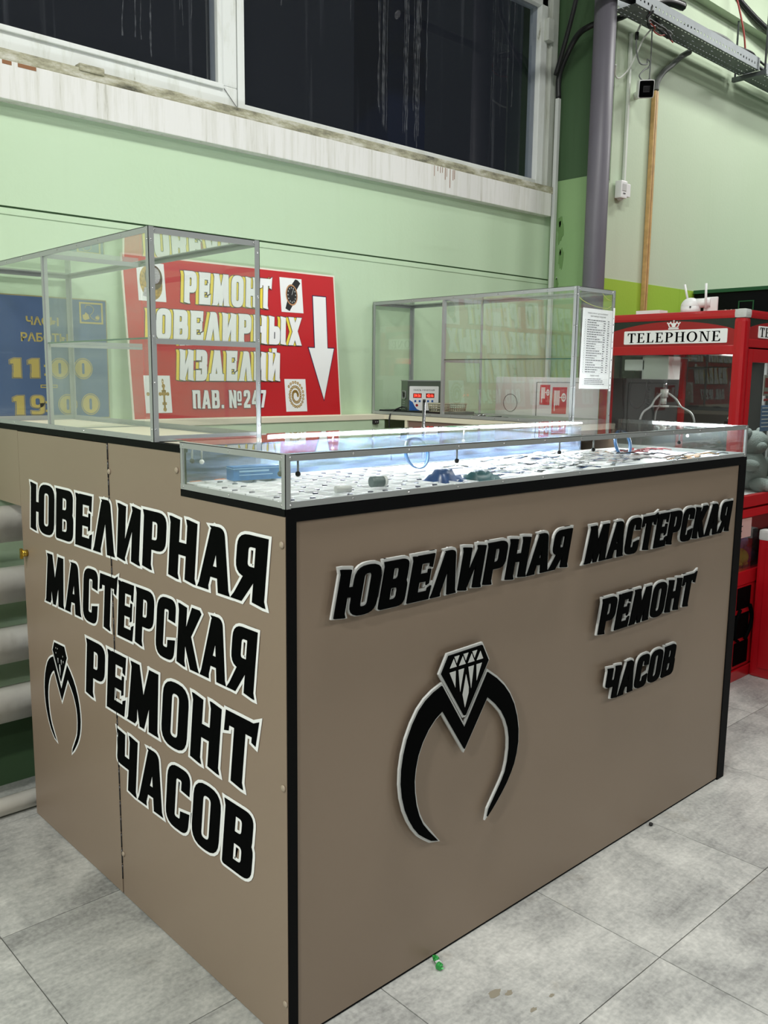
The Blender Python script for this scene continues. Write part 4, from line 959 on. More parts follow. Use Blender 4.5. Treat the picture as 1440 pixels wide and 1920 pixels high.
# ------------------------------------------------------------------ blue opening-hours sign on the wall behind the left case
bs = empty('hours_sign', (1.24, WY - .01, 1.2885), 'blue opening-hours sign with gold figures on the wall behind the left glass case', 'sign')
TB = lambda u, v, d=0: Vector((u, WY - .010 - d, v))
MB().box(1.0, 1.482, WY - .010, WY - .003, 1.2985, 1.722).build('board', mat('sign_gold_edge', (150, 140, 90), .5), bs)
MB().box(1.004, 1.478, WY - .011, WY - .0095, 1.302, 1.718).build('blue_face', M['signblue'], bs)
font_text('ЧАСЫ', .05, lambda u, v: TB(u, v, .002), M['gold'], 'upper_line', bs, bold=.0015, fit=(1.188, 1.302, 1.622, 1.652))
font_text('РАБОТЫ:', .05, lambda u, v: TB(u, v, .002), M['gold'], 'lower_line', bs, bold=.0015, fit=(1.168, 1.344, 1.566, 1.597))
def fig(kind, u0, u1, v0, v1):
    ed = MB(); fa = MB()
    if kind == '0':
        cx, cy, rx, ry = (u0 + u1) / 2, (v0 + v1) / 2, (u1 - u0) / 2, (v1 - v0) / 2
        slot = rounded([(cx - rx * .14, cy - ry * .52, .01), (cx + rx * .14, cy - ry * .52, .01), (cx + rx * .14, cy + ry * .52, .01), (cx - rx * .14, cy + ry * .52, .01)])
        ed.poly(ell(cx, cy, rx, ry, 36), [ell(cx, cy, rx * .93, ry * .93, 36)[::-1]], TB, .0012, .002)
        fa.poly(ell(cx, cy, rx * .86, ry * .86, 36), [slot[::-1]], TB, .0012, .002)
    else:
        w, h = GL[kind][0], 1.0
        f = lambda p: (u0 + p[0] / w * (u1 - u0), v0 + p[1] * (v1 - v0))
        for o, hh in glyph_polys(kind, .0): fa.poly([f(p) for p in o], [[f(p) for p in hh]] if hh else None, TB, .0022, .003)
        for o, hh in glyph_polys(kind, .045): ed.poly([f(p) for p in o], None, TB, .0012, .0016)
        dk = MB()
        for o, hh in glyph_polys(kind, .022): dk.poly([f(p) for p in o], None, TB, .0016, .0022)
        dk.build('figure_gap', M['signblue'], bs)
    ed.build('figure_outline', M['gold'], bs); fa.build('figure', M['gold'], bs)
fig('1', 1.127, 1.163, 1.443, 1.508); fig('1', 1.188, 1.226, 1.443, 1.508); fig('0', 1.264, 1.334, 1.439, 1.513); fig('0', 1.350, 1.420, 1.439, 1.514)
fig('1', 1.131, 1.168, 1.316, 1.381); fig('9', 1.192, 1.238, 1.316, 1.381); fig('0', 1.288, 1.358, 1.312, 1.386); fig('0', 1.373, 1.443, 1.311, 1.388)
for (a, b) in ((1.243, 1.45), (1.243, 1.324)): MB().box(a, a + .008, WY - .0125, WY - .0105, b, b + .008).box(a, a + .008, WY - .0125, WY - .0105, b + .03, b + .038).build('colon_dot', M['gold'], bs)
MB().poly([(1.228, 1.408), (1.288, 1.408), (1.288, 1.419), (1.228, 1.419)], [[(1.231, 1.411), (1.231, 1.416), (1.285, 1.416), (1.285, 1.411)]], TB, .001, .002).build('dash', M['gold'], bs)
MB().poly([(1.379, 1.636), (1.467, 1.636), (1.467, 1.711), (1.379, 1.711)], [[(1.385, 1.642), (1.385, 1.705), (1.461, 1.705), (1.461, 1.642)]], TB, .001, .002).build('emblem_frame', M['gold'], bs)
fm = MB().tube([TB(1.400, .0 + 1.690, .002), TB(1.405, 1.700, .002), TB(1.420, 1.700, .002), TB(1.432, 1.690, .002), TB(1.428, 1.675, .002), TB(1.418, 1.665, .002), TB(1.430, 1.652, .002), TB(1.448, 1.650, .002), TB(1.453, 1.662, .002), TB(1.444, 1.668, .002)], .0009, 6, True)
fm.poly([(1.392, 1.652), (1.400, 1.648), (1.416, 1.654), (1.412, 1.668), (1.402, 1.676), (1.398, 1.668), (1.390, 1.666)], None, TB, .001, .002); fm.poly(ell(1.445, 1.658, .007, .006), None, TB, .001, .002)
fm.build('flower_emblem', M['gold'], bs)

# ------------------------------------------------------------------ ultrasonic cleaner, tray, baskets, lid
tr_ = empty('black_tray', (2.92, 2.86, 1.2885), 'flat black tray under the cleaning device on the right worktop', 'tray')
MB().bbox(2.815, 3.033, 2.668, 3.070, 1.2885, 1.296, .002).build('tray_base', M['blacktray'], tr_)
MB().bbox(2.815, 2.822, 2.668, 3.070, 1.294, 1.308, .002).bbox(3.026, 3.033, 2.668, 3.070, 1.294, 1.308, .002).bbox(2.815, 3.033, 3.063, 3.070, 1.294, 1.308, .002).bbox(2.815, 3.033, 2.668, 2.675, 1.294, 1.308, .002).build('tray_rim', M['blacktray'], tr_)
uc = empty('ultrasonic_cleaner', (2.93, 2.90, 1.297), 'steel box-shaped cleaning device with white control panel and red digits in the right glass case', 'device')
RC = Matrix.Translation((2.925, 2.895, 1.297)) @ Matrix.Rotation(math.radians(-25), 4, 'Z')
wd_, dp_, ht_ = .176, .092, .146
MB().bbox(-wd_ / 2, wd_ / 2, -dp_ / 2, dp_ / 2, .008, ht_, .003, RC).build('housing', M['steel'], uc)
MB().box(-wd_ / 2 - .002, wd_ / 2 + .002, -dp_ / 2 - .003, dp_ / 2 + .002, ht_ - .001, ht_ + .003, RC).build('rim', M['alu'], uc)
for sx in (-1, 1):
    for sy in (-1, 1): MB().tube([RC @ Vector((sx * .06, sy * .03, 0)), RC @ Vector((sx * .06, sy * .03, .009))], .007, 10).build('foot', M['dark'], uc)
TC = lambda u, v, d=0: RC @ Vector((-wd_ / 2 + u, -dp_ / 2 - .0005 - d, v))
MB().poly(rounded([(.008, .012, .004), (.150, .012, .004), (.150, .122, .004), (.008, .122, .004)]), None, TC, 0, .001).build('control_panel', M['white'], uc)
font_text('ПАНЕЛЬ УПРАВЛЕНИЯ', .01, lambda u, v: TC(u, v, .0016), M['ink'], 'panel_title', uc, fit=(.028, .130, .101, .108))
font_text('59:36', .02, lambda u, v: TC(u, v, .0022), M['redled'], 'timer_digits', uc, bold=.0002, fit=(.030, .062, .073, .086))
font_text('42:16', .02, lambda u, v: TC(u, v, .0022), M['redled'], 'timer_digits', uc, bold=.0002, fit=(.092, .124, .073, .086))
dkm = mat('display_dark', (120, 20, 20), .3)
for u in (.026, .088): MB().poly([(u, .069), (u + .041, .069), (u + .041, .090), (u, .090)], None, TC, .001, .0015).build('display_window', dkm, uc)
for u in (.032, .053, .094, .115): MB().poly([(u, .050), (u + .009, .050), (u + .009, .059), (u, .059)], None, TC, .001, .002).build('button', M['bluebtn'], uc)
mb = MB(); mb.poly(ell(.044, .036, .006, .006), None, TC, .001, .0022); mb.build('power_button', M['darkred'], uc)
mb = MB(); mb.poly([(.008, .012), (.060, .012), (.045, .018), (.035, .030), (.024, .050), (.008, .060)], None, TC, .001, .0013); mb.build('panel_graphic', M['bluebtn'], uc)
mb = MB(); TS = lambda u, v, d=0: RC @ Vector((-wd_ / 2 - .0005 - d, dp_ / 2 - u, v))
mb.poly(rounded([(.018, .062, .012), (.066, .062, .012), (.066, .102, .012), (.018, .102, .012)]), [rounded([(.022, .066, .01), (.022, .098, .01), (.062, .098, .01), (.062, .066, .01)])], TS, 0, .003); mb.build('handle_ring', M['alu'], uc)
MB().poly([(.030, .072), (.052, .072), (.052, .092), (.030, .092)], None, TS, 0, .001).build('handle_hole', M['dark'], uc)
mb = MB()
for k in range(4): mb.poly([(.026, .018 + k * .011), (.058, .018 + k * .011), (.058, .021 + k * .011), (.026, .021 + k * .011)], None, TS, 0, .002)
mb.build('vent_slots', M['alu'], uc)
MB().tube([(2.885, 2.95, 1.33), (2.84, 2.96, 1.318), (2.80, 2.965, 1.300), (2.783, 2.965, 1.27), (2.782, 2.96, 1.20), (2.79, 2.95, 1.05)], .0035, 8, True).build('power_cord', M['cable'], None, tag=('black power cord hanging from the cleaning device over the shelf edge', 'cord'))
def basket(cx, cy, a, b, label):
    t = empty('wire_basket', (cx, cy, 1.309), label, 'basket', 'wire baskets')
    m = MB(); z0, z1 = 1.3095, 1.343
    for z, s in ((z0, .86), (z0 + .012, .90), (z0 + .023, .95), (z1, 1)):
        m.tube([(cx + a * s * math.cos(k * .2618), cy + b * s * math.sin(k * .2618), z) for k in range(25)], .0019 if z != z1 else .0032, 5, cap=False)
    for k in range(24):
        q = k * .2618; m.tube([(cx + a * .86 * math.cos(q), cy + b * .86 * math.sin(q), z0), (cx + a * math.cos(q), cy + b * math.sin(q), z1)], .0017, 4)
    for k in range(-4, 5):
        y = k * b * .19; w = a * .86 * math.sqrt(max(0, 1 - (y / (b * .86)) ** 2)); m.tube([(cx - w, cy + y, z0), (cx + w, cy + y, z0)], .0009, 4)
    m.build('wire_body', M['wire'], t)
basket(2.880, 2.745, .045, .052, 'small round wire basket in front of the cleaning device, the left of two')
basket(2.966, 2.715, .045, .043, 'small round wire basket on the tray beside the glass case divider, the right of two')
ld = empty('steel_lid', (2.90, 2.50, 1.2885), 'flat polished steel lid with a round knob lying in the right glass case', 'lid')
MB().bbox(2.805, 2.985, 2.43, 2.60, 1.290, 1.2945, .002).build('plate', M['chrome'], ld)
MB().bbox(2.825, 2.965, 2.45, 2.58, 1.2945, 1.299, .002).build('raised_centre', M['chrome'], ld)
MB().ball((2.893, 2.515, 1.300), (.028, .028, .011), 16, 8).build('knob', M['chrome'], ld)
# chrome post inside the stall
cpst = empty('chrome_post', (2.330, 2.30, 0), 'slim chrome post with a black cap standing inside the stall', 'post')
MB().tube([(2.330, 2.30, .02), (2.334, 2.30, 1.368)], [.0075, .0075, .0065], 14).build('pole', M['chrome'], cpst)
MB().tube([(2.334, 2.30, 1.368), (2.334, 2.30, 1.379)], .0055, 12).build('cap', M['dark'], cpst)
MB().tube([(2.33, 2.30, 0.0005), (2.33, 2.30, .022)], .09, 20).build('foot_disc', M['dark'], cpst)
so = empty('wall_socket', (2.728, 3.004, 1.245), 'small black double socket below the edge of the back shelf', 'socket')
MB().bbox(2.712, 2.744, 2.992, 3.0035, 1.246, 1.264, .002).build('plate', M['dark'], so)
MB().box(2.720, 2.724, 2.991, 2.9925, 1.253, 1.257).box(2.732, 2.736, 2.991, 2.9925, 1.253, 1.257).build('pins', M['silver'], so)

# ------------------------------------------------------------------ fire hose cabinet
fc = empty('fire_hose_cabinet', (3.57, 2.66, 0), 'white metal fire hose cabinet with two red hose signs, behind the right glass case', 'cabinet')
MB().bbox(3.30, 3.838, 2.545, 2.770, .002, 1.466, .003).build('body', M['offwhite'], fc)
MB().box(3.322, 3.815, 2.5425, 2.546, .15, 1.444).build('door_gap', M['ink'], fc)
MB().box(3.325, 3.812, 2.540, 2.5455, .153, 1.441).build('door', M['offwhite'], fc)
c5 = MB(); c5.poly(ell(2.678, 1.345, .042, .042, 40), [ell(2.678, 1.345, .0395, .0395, 40)[::-1]], lambda u, v, d: Vector((3.30 - d, u, v)), 0, .0012); c5.build('knockout_ring', M['ink'], fc)
def hose_sign(x0, x1, z0, z1):
    T = lambda u, v, d: Vector((x0 + u * (x1 - x0), 2.5398 - d, z0 + v * (z1 - z0)))
    s = MB().poly([(0, .03), (.97, 0), (1, 1), (.03, 1)], None, T, 0, .001).build('hose_sign', M['signred'], fc)
    m = MB(); 
    for k in range(6): m.poly([(.12 + k * .065, .34 - .03 * (k % 2)), (.155 + k * .065, .34), (.165 + k * .065, .88), (.13 + k * .065, .88)], None, T, .001, .002)
    m.poly([(.14, .12), (.18, .12), (.18, .4), (.14, .4)], None, T, .001, .002); m.poly([(.48, .60), (.68, .60), (.68, .64), (.48, .64)], None, T, .001, .002)
    m.poly([(.77 + .15 * math.cos(a * .2618), .62 + .16 * math.sin(a * .2618)) for a in range(24)], [[(.77 + .10 * math.cos(a * .2618), .62 + .115 * math.sin(a * .2618)) for a in range(24)][::-1]], T, .001, .002)
    m.poly([(.755, .5), (.785, .5), (.785, .74), (.755, .74)], None, T, .001, .002); m.poly([(.66, .605), (.88, .605), (.88, .635), (.66, .635)], None, T, .001, .002)
    m.build('hose_symbol', M['white_vinyl'], s)
hose_sign(3.343, 3.421, 1.337, 1.431); hose_sign(3.438, 3.556, 1.292, 1.420)

# ------------------------------------------------------------------ pipes, conduits, tray and cables on the right
MB().tube([(4.005, 2.725, 0.0), (4.005, 2.725, CEIL)], .056, 28).build('drain_pipe', M['greypipe'], None, tag=('thick dark grey vertical pipe in front of the green pilaster', 'pipe'))
MB().bbox(4.075, 4.098, WY - .055, WY - .034, 0, 2.95, .002).build('trunking_strip', mat('pale_trunking', (200, 204, 200), .45), None, tag=('narrow pale vertical cable trunking at the right end of the window wall', 'trunking'))
MB().tube([(4.087, WY - .045, 2.95), (4.085, WY - .05, 3.08), (4.07, 2.95, 3.22), (4.03, 2.84, 3.24), (4.095, 2.772, 3.27), (4.18, 2.76, 3.30), (4.26, 2.76, 3.34)], .015, 10, True).build('thick_cable', M['cable'], None, tag=('thick black cable curving from the window jamb behind the grey pipe', 'cable'))
MB().tube([(4.050, WY - .048, 3.06), (4.01, 2.96, 3.22), (3.99, 2.90, 3.36), (3.98, 2.86, 3.5), (3.98, 2.86, 3.9)], .012, 10, True).build('thick_cable', M['cable'], None, tag=('black cable branching upward just left of the grey pipe', 'cable'))
MB().bbox(4.336, 4.352, 2.782, 2.797, 2.508, 3.275, .002).build('conduit', mat('white_conduit', (214, 220, 210), .45), None, tag=('thin white vertical conduit running down the pale wall to the motion sensor', 'conduit'))
ms = empty('motion_sensor', (4.37, 2.75, 2.45), 'small white motion sensor box at the bottom of the thin conduit', 'sensor')
MB().bbox(4.262, 4.322, 2.750, 2.790, 2.425, 2.515, .006).build('sensor_body', M['white'], ms)
MB().bbox(4.326, 4.372, 2.762, 2.796, 2.440, 2.508, .003).build('mount', M['white'], ms)
MB().box(4.274, 4.310, 2.7478, 2.7505, 2.462, 2.497).build('lens', M['silver'], ms)
MB().box(4.283, 4.302, 2.7470, 2.7500, 2.447, 2.451).build('slot', M['ink'], ms)
MB().ball((4.292, 2.775, 2.424), (.02, .016, .010)).build('joint', M['silver'], ms)
wt = empty('wood_trunking', (4.65, 2.79, 0), 'vertical wood-grain cable trunking with two ribs on the pale wall', 'trunking')
MB().bbox(4.588, 4.622, 2.772, 2.797, 1.0, 3.04, .003).build('cover', M['wood'], wt)
MB().box(4.600, 4.603, 2.7705, 2.773, 1.0, 3.04).build('rib', mat('dark_woodgrain', (140, 104, 60), .5), wt)
MB().tube([(4.605, 2.782, 3.045), (4.612, 2.78, 3.09), (4.66, 2.775, 3.15), (4.73, 2.768, 3.20), (4.81, 2.763, 3.26), (4.90, 2.758, 3.31)], .016, 10, True).build('grey_hose', M['greycable'], None, tag=('thick grey cable curving from the wood trunking up to the cable tray', 'cable'))
# security camera
sc_ = empty('security_camera', (4.45, 2.74, 2.93), 'white bullet security camera with a black face, mounted on the pale wall', 'camera')
RM = Matrix.Translation((4.375, 2.705, 2.985)) @ Matrix.Rotation(math.radians(-50), 4, 'Z') @ Matrix.Rotation(math.radians(16), 4, 'X')
MB().bbox(-.042, .042, -.03, .06, -.045, .045, .014, RM).build('housing', M['white'], sc_)
MB().bbox(-.036, .036, -.038, -.028, -.040, .040, .009, RM).build('face', M['letter_black'], sc_)
MB().bbox(-.018, .018, -.040, -.037, -.016, .016, .004, RM).build('lens', M['darkmetal'], sc_)
MB().tube([(4.405, 2.745, 2.985), (4.43, 2.797, 2.98)], .02, 12).build('mount', M['white'], sc_)
def cab(pts, r, m, label, group=None, name='cable', k=1.0, dx=0, dz=0):
    pts = [(p[0] * k, p[1] * k, 1.46 + (p[2] - 1.46) * k) for p in pts]; r = r * k
    if dx: pts = [(p[0] + dx, p[1], p[2] + dz) for p in pts]
    return MB().tube(pts, r, 8, True).build(name, M[m], None, tag=(label, 'cable', group))
cab([(4.44, 2.72, 2.99), (4.42, 2.74, 3.02), (4.46, 2.74, 3.06), (4.50, 2.74, 3.08), (4.52, 2.74, 3.11), (4.49, 2.74, 3.12), (4.47, 2.73, 3.09), (4.40, 2.73, 3.08), (4.36, 2.73, 3.14), (4.36, 2.73, 3.20)], .004, 'greycable', 'looped dark cable running from the security camera upward', dx=-.055, dz=.035)
cab([(4.51, 2.735, 3.06), (4.505, 2.73, 3.12), (4.49, 2.72, 3.21), (4.455, 2.70, 3.30), (4.44, 2.69, 3.33)], .0035, 'greycable', 'thin grey cable hanging with a plug beside the security camera', dx=-.055, dz=.0)
MB().tube([(4.305, 2.73, 3.22), (4.305, 2.73, 3.255)], .010, 10).build('cable_connector', M['cable'], None, tag=('black barrel connector on the cable above the security camera', 'connector'))
MB().tube([(4.457, 2.735, 3.01), (4.457, 2.735, 3.06)], .010, 10).build('cable_connector', M['greycable'], None, tag=('grey barrel connector dangling right of the camera cable loop', 'connector'))
cab([(4.36, 2.73, 3.225), (4.385, 2.72, 3.28), (4.40, 2.70, 3.34)], .005, 'whitecable', 'short white cable piece above the black connector', dx=-.055, dz=.03)
cab([(4.11, 2.72, 3.05), (4.15, 2.75, 3.02), (4.22, 2.77, 3.02), (4.30, 2.77, 3.08), (4.34, 2.75, 3.16), (4.37, 2.73, 3.24), (4.41, 2.70, 3.30)], .0045, 'whitecable', 'thin white cable drooping from the grey pipe to the wire bundle')
for k, (m, lab) in enumerate([('cable', 'black wire in the tangled bundle below the cable tray'), ('redcable', 'red wire in the tangled bundle below the cable tray'), ('greycable', 'grey wire in the tangled bundle below the cable tray'), ('cable', 'black looped wire at the left of the tangled bundle')]):
    q = random.Random(30 + k); x = 4.36
    pts = [(4.33 + k * .01, 2.66, 3.44 - .02 * k)]
    for j in range(6): pts.append((4.34 + j * .045 + q.uniform(-.01, .01), 2.68 + q.uniform(-.02, .02), 3.33 + q.uniform(-.02, .03) - .006 * j))
    cab(pts, (.010, .0035, .004, .006)[k], m, lab, k=.985 - .004 * k, dx=-.02, dz=-.03)
# perforated cable tray
ctr = empty('cable_tray', (4.4, 2.66, 3.3), 'perforated galvanised cable tray running along the top right wall', 'cable tray')
def perf(x0, x1, z, y0, y1, flange=.06, ph=.036):
    mb = MB(); rows_ = [y0, y0 + .012, y0 + .017, y0 + .045, y0 + .050, y1 - .050, y1 - .045, y1 - .017, y1 - .012, y1]
    holes = (1, 3, 5, 7); n = int((x1 - x0) / ph)
    for i in range(n):
        a = x0 + i * ph; cols = [(a, a + .021, True), (a + .021, a + ph, False)]
        for c0, c1, hc in cols:
            for j in range(len(rows_) - 1):
                if hc and j in holes and not (j in (3,) and i % 3): continue
                mb.add([(c0, rows_[j], z), (c1, rows_[j], z), (c1, rows_[j + 1], z), (c0, rows_[j + 1], z)], [(0, 1, 2, 3)])
    zz = [0, .022, .034, flange]
    for yy in (y0, y1):
        for i in range(n):
            a = x0 + i * ph
            for c0, c1, hc in ((a, a + .012, True), (a + .012, a + ph, False)):
                for j in range(3):
                    if hc and j == 1: continue
                    mb.add([(c0, yy, z + zz[j]), (c1, yy, z + zz[j]), (c1, yy, z + zz[j + 1]), (c0, yy, z + zz[j + 1])], [(0, 1, 2, 3)])
    o = mb.build('perforated_trough', M['galv'], ctr, recalc=False)
    md = o.modifiers.new('s', 'SOLIDIFY'); md.thickness = .0015; md.offset = 0
perf(4.08, 5.46, 3.30, 2.603, 2.730, .068)
perf(5.50, 8.0, 3.29, 2.598, 2.735, .068)
MB().box(5.45, 5.475, 2.56, 2.775, 3.272, 3.298).build('hanger_bar', M['galv'], ctr)
for y in (2.575, 2.760): MB().tube([(5.462, y, 3.27), (5.462, y, CEIL)], .006, 8).build('hanger_rod', M['galv'], ctr)
cab([(3.2, 2.52, 3.225), (3.9, 2.50, 3.235), (4.15, 2.47, 3.29), (4.28, 2.46, 3.30)], .022, 'hose', 'thick black hose lying in the cable tray, cut off with a cable tie', k=1.06)
cab([(4.2, 2.47, 3.25), (4.5, 2.48, 3.262), (4.75, 2.47, 3.27), (5.0, 2.49, 3.255), (5.4, 2.50, 3.235), (6.2, 2.52, 3.23)], .010, 'greycable', 'dark grey cable bundle wavering along the top edge of the tray', k=1.06)
cab([(4.3, 2.50, 3.24), (4.62, 2.49, 3.268), (4.8, 2.48, 3.262), (5.05, 2.47, 3.275), (5.2, 2.49, 3.27), (5.6, 2.50, 3.24)], .006, 'cable', 'thin black cable lying over the rim of the cable tray', k=1.06)
cab([(4.75, 2.6, 3.9), (4.95, 2.55, 3.62), (5.0, 2.50, 3.40), (5.03, 2.49, 3.27)], .005, 'redcable', 'thin red cable coming down from the ceiling into the cable tray', k=1.06)
cab([(5.2, 2.75, 3.78), (5.6, 2.72, 3.66), (6.2, 2.72, 3.60)], .016, 'cable', 'black cable bundle high on the wall in the top right corner')
cab([(5.33, 2.46, 3.25), (5.36, 2.44, 3.34), (5.46, 2.42, 3.40), (5.6, 2.42, 3.42)], .020, 'whitecable', 'thick grey-white hose arching out of the tray at the right edge', k=1.06)

# ------------------------------------------------------------------ dark kiosk in the right background
ks = empty('dark_kiosk', (5.6, 2.3, 0), 'black shop kiosk with a green top edge behind the red machine', 'kiosk')
MB().box(5.19, 7.4, 1.55, 2.79, 0, 1.985).build('body', M['kiosk'], ks)
MB().box(5.175, 7.42, 1.53, 2.79, 1.985, 2.006).build('green_cornice', M['kgreen'], ks)
MB().poly([(2.505, 1.93), (2.41, 1.93), (2.41, 1.80), (2.505, 1.80)], [[(2.498, 1.924), (2.498, 1.806), (2.417, 1.806), (2.417, 1.924)]], lambda u, v, d: Vector((5.19 - d, u, v)), 0, .004).build('green_frame', M['kgreen'], ks)
font_text('GOFF', .05, lambda u, v: Vector((5.186, 2.600 - u, 1.865 + v)), M['white_vinyl'], 'lettering', ks, fit=(0, .12, -.03, .018))

# ------------------------------------------------------------------ red telephone-box style claw machine
XA, XAr, YA, YAb, ZA = 3.946, 4.76, 1.864, 2.62, 1.781
cmn = empty('claw_machine', (4.35, 2.24, 0), 'red claw machine styled like a telephone box, standing right of the counter', 'game machine')
def R_(name, *b, m='red', bev=.004, par=None): return MB().bbox(*b, bev).build(name, M[m], par or cmn)
for k, (x, y) in enumerate([(XA, YA), (XAr - .055, YA), (XA, YAb - .055), (XAr - .055, YAb - .055)]):
    MB().bbox(x, x + .055, y, y + .055, .0, 1.745, .018).build('corner_post', M['red'], cmn)
R_('top_rail', XA + .001, XA + .05, YA + .05, YAb - .05, 1.742, ZA, bev=.012); R_('top_rail', XA + .05, XAr - .05, YA + .001, YA + .05, 1.742, ZA, bev=.012)
R_('top_rail', XAr - .05, XAr - .001, YA + .05, YAb - .05, 1.742, ZA, bev=.012); R_('top_rail', XA + .05, XAr - .05, YAb - .05, YAb - .001, 1.742, ZA, bev=.012)
for (x, y) in ((XA, YA), (XAr - .055, YA), (XA, YAb - .055)): MB().bbox(x - .002, x + .057, y - .002, y + .057, 1.742, ZA + .003, .016).build('corner_cap', M['silver'], cmn)
B('roof', M['red'], cmn, XA + .04, XAr - .04, YA + .04, YAb - .04, 1.764, 1.773)
# left face: header with arch, plate and crown
TLf = lambda u, v, d=0: Vector((XA + .006 - d, YAb - .05 - u, v))        # u grows towards the camera
Wd = YAb - YA - .10
MB().box(XA + .006, XA + .016, YA + .05, YAb - .05, 1.60, 1.745).build('header_glass', M['darkband'], cmn)
R_('header_rail', XA + .002, XA + .03, YA + .05, YAb - .05, 1.580, 1.622)
def arch(T, w, z0, zs, zc, name):
    pts = [(0, z0), (w, z0), (w, zs)] + [(w * (1 - k / 24), zs + (zc - zs) * math.sin(math.pi * k / 24) ** .8) for k in range(1, 24)] + [(0, zs)]
    MB().poly(pts, None, T, 0, .0015).build(name, M['darkred'], cmn)
arch(TLf, Wd, 1.62, 1.692, 1.738, 'header_arch')
uoff = lambda y: YAb - .05 - y
pl_ = MB().poly(rounded([(uoff(2.488), 1.633, .006), (uoff(1.948), 1.633, .006), (uoff(1.948), 1.698, .006), (uoff(2.488), 1.698, .006)]), None, TLf, .0015, .004).build('name_plate', M['white_vinyl'], cmn)
mb = MB(); serif_text(mb, 'TELEPHONE', uoff(2.467), uoff(1.980), 1.6405, .047, TLf, .004, .005); mb.build('plate_lettering', M['letter_black'], pl_)
def crown(T, cu, v0, w, h):
    m = MB(); m.poly([(cu - w * .42, v0), (cu + w * .42, v0), (cu + w * .42, v0 + h * .14), (cu - w * .42, v0 + h * .14)], None, T, .0015, .004)
    m.poly([(cu - w * .36, v0 + h * .18), (cu + w * .36, v0 + h * .18), (cu + w * .5, v0 + h * .62), (cu + w * .25, v0 + h * .74), (cu, v0 + h * .58), (cu - w * .25, v0 + h * .74), (cu - w * .5, v0 + h * .62)],
           [[(cu - w * .30, v0 + h * .26), (cu - w * .38, v0 + h * .55), (cu - w * .25, v0 + h * .62), (cu - w * .1, v0 + h * .26)], [(cu + w * .1, v0 + h * .26), (cu + w * .25, v0 + h * .62), (cu + w * .38, v0 + h * .55), (cu + w * .30, v0 + h * .26)]], T, .0015, .004)
    for a in (-.5, -.26, 0, .26, .5): m.poly([(cu + a * w + .0035 * math.cos(k * .785), v0 + h * (.68 if abs(a) > .4 else .76 if a else .66) + .0035 * math.sin(k * .785)) for k in range(8)], None, T, .0015, .0042)
    m.poly([(cu - .0015, v0 + h * .7), (cu + .0015, v0 + h * .7), (cu + .0015, v0 + h), (cu - .0015, v0 + h)], None, T, .0015, .004); m.poly([(cu - .005, v0 + h * .86), (cu + .005, v0 + h * .86), (cu + .005, v0 + h * .92), (cu - .005, v0 + h * .92)], None, T, .0015, .004)
    return m
crown(TLf, uoff(2.220), 1.701, .064, .044).build('crown', M['white_vinyl'], cmn)
R_('side_sill', XA + .002, XA + .03, YA + .05, YAb - .05, .86, .93)
B('side_panel', M['red'], cmn, XA + .008, XA + .02, YA + .05, YAb - .05, .03, .87)
cg = glass_mat('machine_glass', 0.006, tint=(240, 243, 241))
ll = bpy.data.lights.new('cabin_light', 'AREA'); ll.shape = 'RECTANGLE'; ll.size = .5; ll.size_y = .06; ll.energy = 5
lo = bpy.data.objects.new('cabin_light', ll); COL.objects.link(lo); lo.location = (4.35, 1.98, 1.597)
B('side_glass', cg, cmn, XA + .012, XA + .016, YA + .05, YAb - .05, .92, 1.585)
B('back_panel', M['darkred'], cmn, XA + .05, XAr - .05, YAb - .02, YAb - .01, .03, 1.75)
B('back_lining', M['machineint'], cmn, XA + .055, XAr - .055, YAb - .030, YAb - .0205, .90, 1.60)
B('right_panel', M['machineint'], cmn, XAr - .02, XAr - .012, YA + .05, YAb - .05, .03, 1.74)
B('floor_plate', M['white'], cmn, XA + .025, XAr - .025, YA + .03, YAb - .035, .900, .910)
B('inner_ceiling', M['machineint'], cmn, XA + .03, XAr - .03, YA + .04, YAb - .04, 1.60, 1.61)
# front face
TFf = lambda u, v, d=0: Vector((XA + .05 + u, YA + .006 - d, v)); Wf = XAr - XA - .10
B('header_glass', M['darkband'], cmn, XA + .05, XAr - .05, YA + .006, YA + .016, 1.64, 1.745)
arch(TFf, Wf, 1.645, 1.700, 1.738, 'header_arch')
p2 = MB().poly(rounded([(.092, 1.657, .006), (Wf - .092, 1.657, .006), (Wf - .092, 1.712, .006), (.092, 1.712, .006)]), None, TFf, .0015, .004).build('name_plate', M['white_vinyl'], cmn)
mb = MB(); serif_text(mb, 'TELEPHONE', .105, Wf - .105, 1.663, .042, TFf, .004, .005); mb.build('plate_lettering', M['letter_black'], p2)
crown(TFf, Wf / 2, 1.714, .06, .04).build('crown', M['white_vinyl'], cmn)
R_('header_rail', XA + .05, XAr - .05, YA + .001, YA + .04, 1.612, 1.650)
dd = empty('glazed_door', (4.35, YA, .86)); dd.parent = cmn; dd.location = Vector((4.35, YA, .86)) - cmn.location
for (n_, *b) in [('stile', XA + .058, XA + .100, YA + .002, YA + .035, .862, 1.606), ('stile', XAr - .10, XAr - .058, YA + .002, YA + .035, .862, 1.606), ('rail', XA + .10, XAr - .10, YA + .002, YA + .035, 1.545, 1.606), ('rail', XA + .10, XAr - .10, YA + .002, YA + .035, .862, .917)]:
    MB().bbox(*b, .003).build(n_, M['red'], dd)
B('glass', cg, dd, XA + .10, XAr - .10, YA + .014, YA + .018, .917, 1.545)
for z in (1.245, 1.04): MB().tube([(XA + .073, YA + .003, z), (XA + .073, YA - .001, z)], .006, 10).build('door_lock', M['silver'], dd)
M['notice'] = mat('blue_notice', (88, 120, 160), .5); 
MB().box(4.215, 4.34, YA + .020, YA + .021, 1.22, 1.345).build('blue_notice', M['notice'], cmn)
nb = MB()
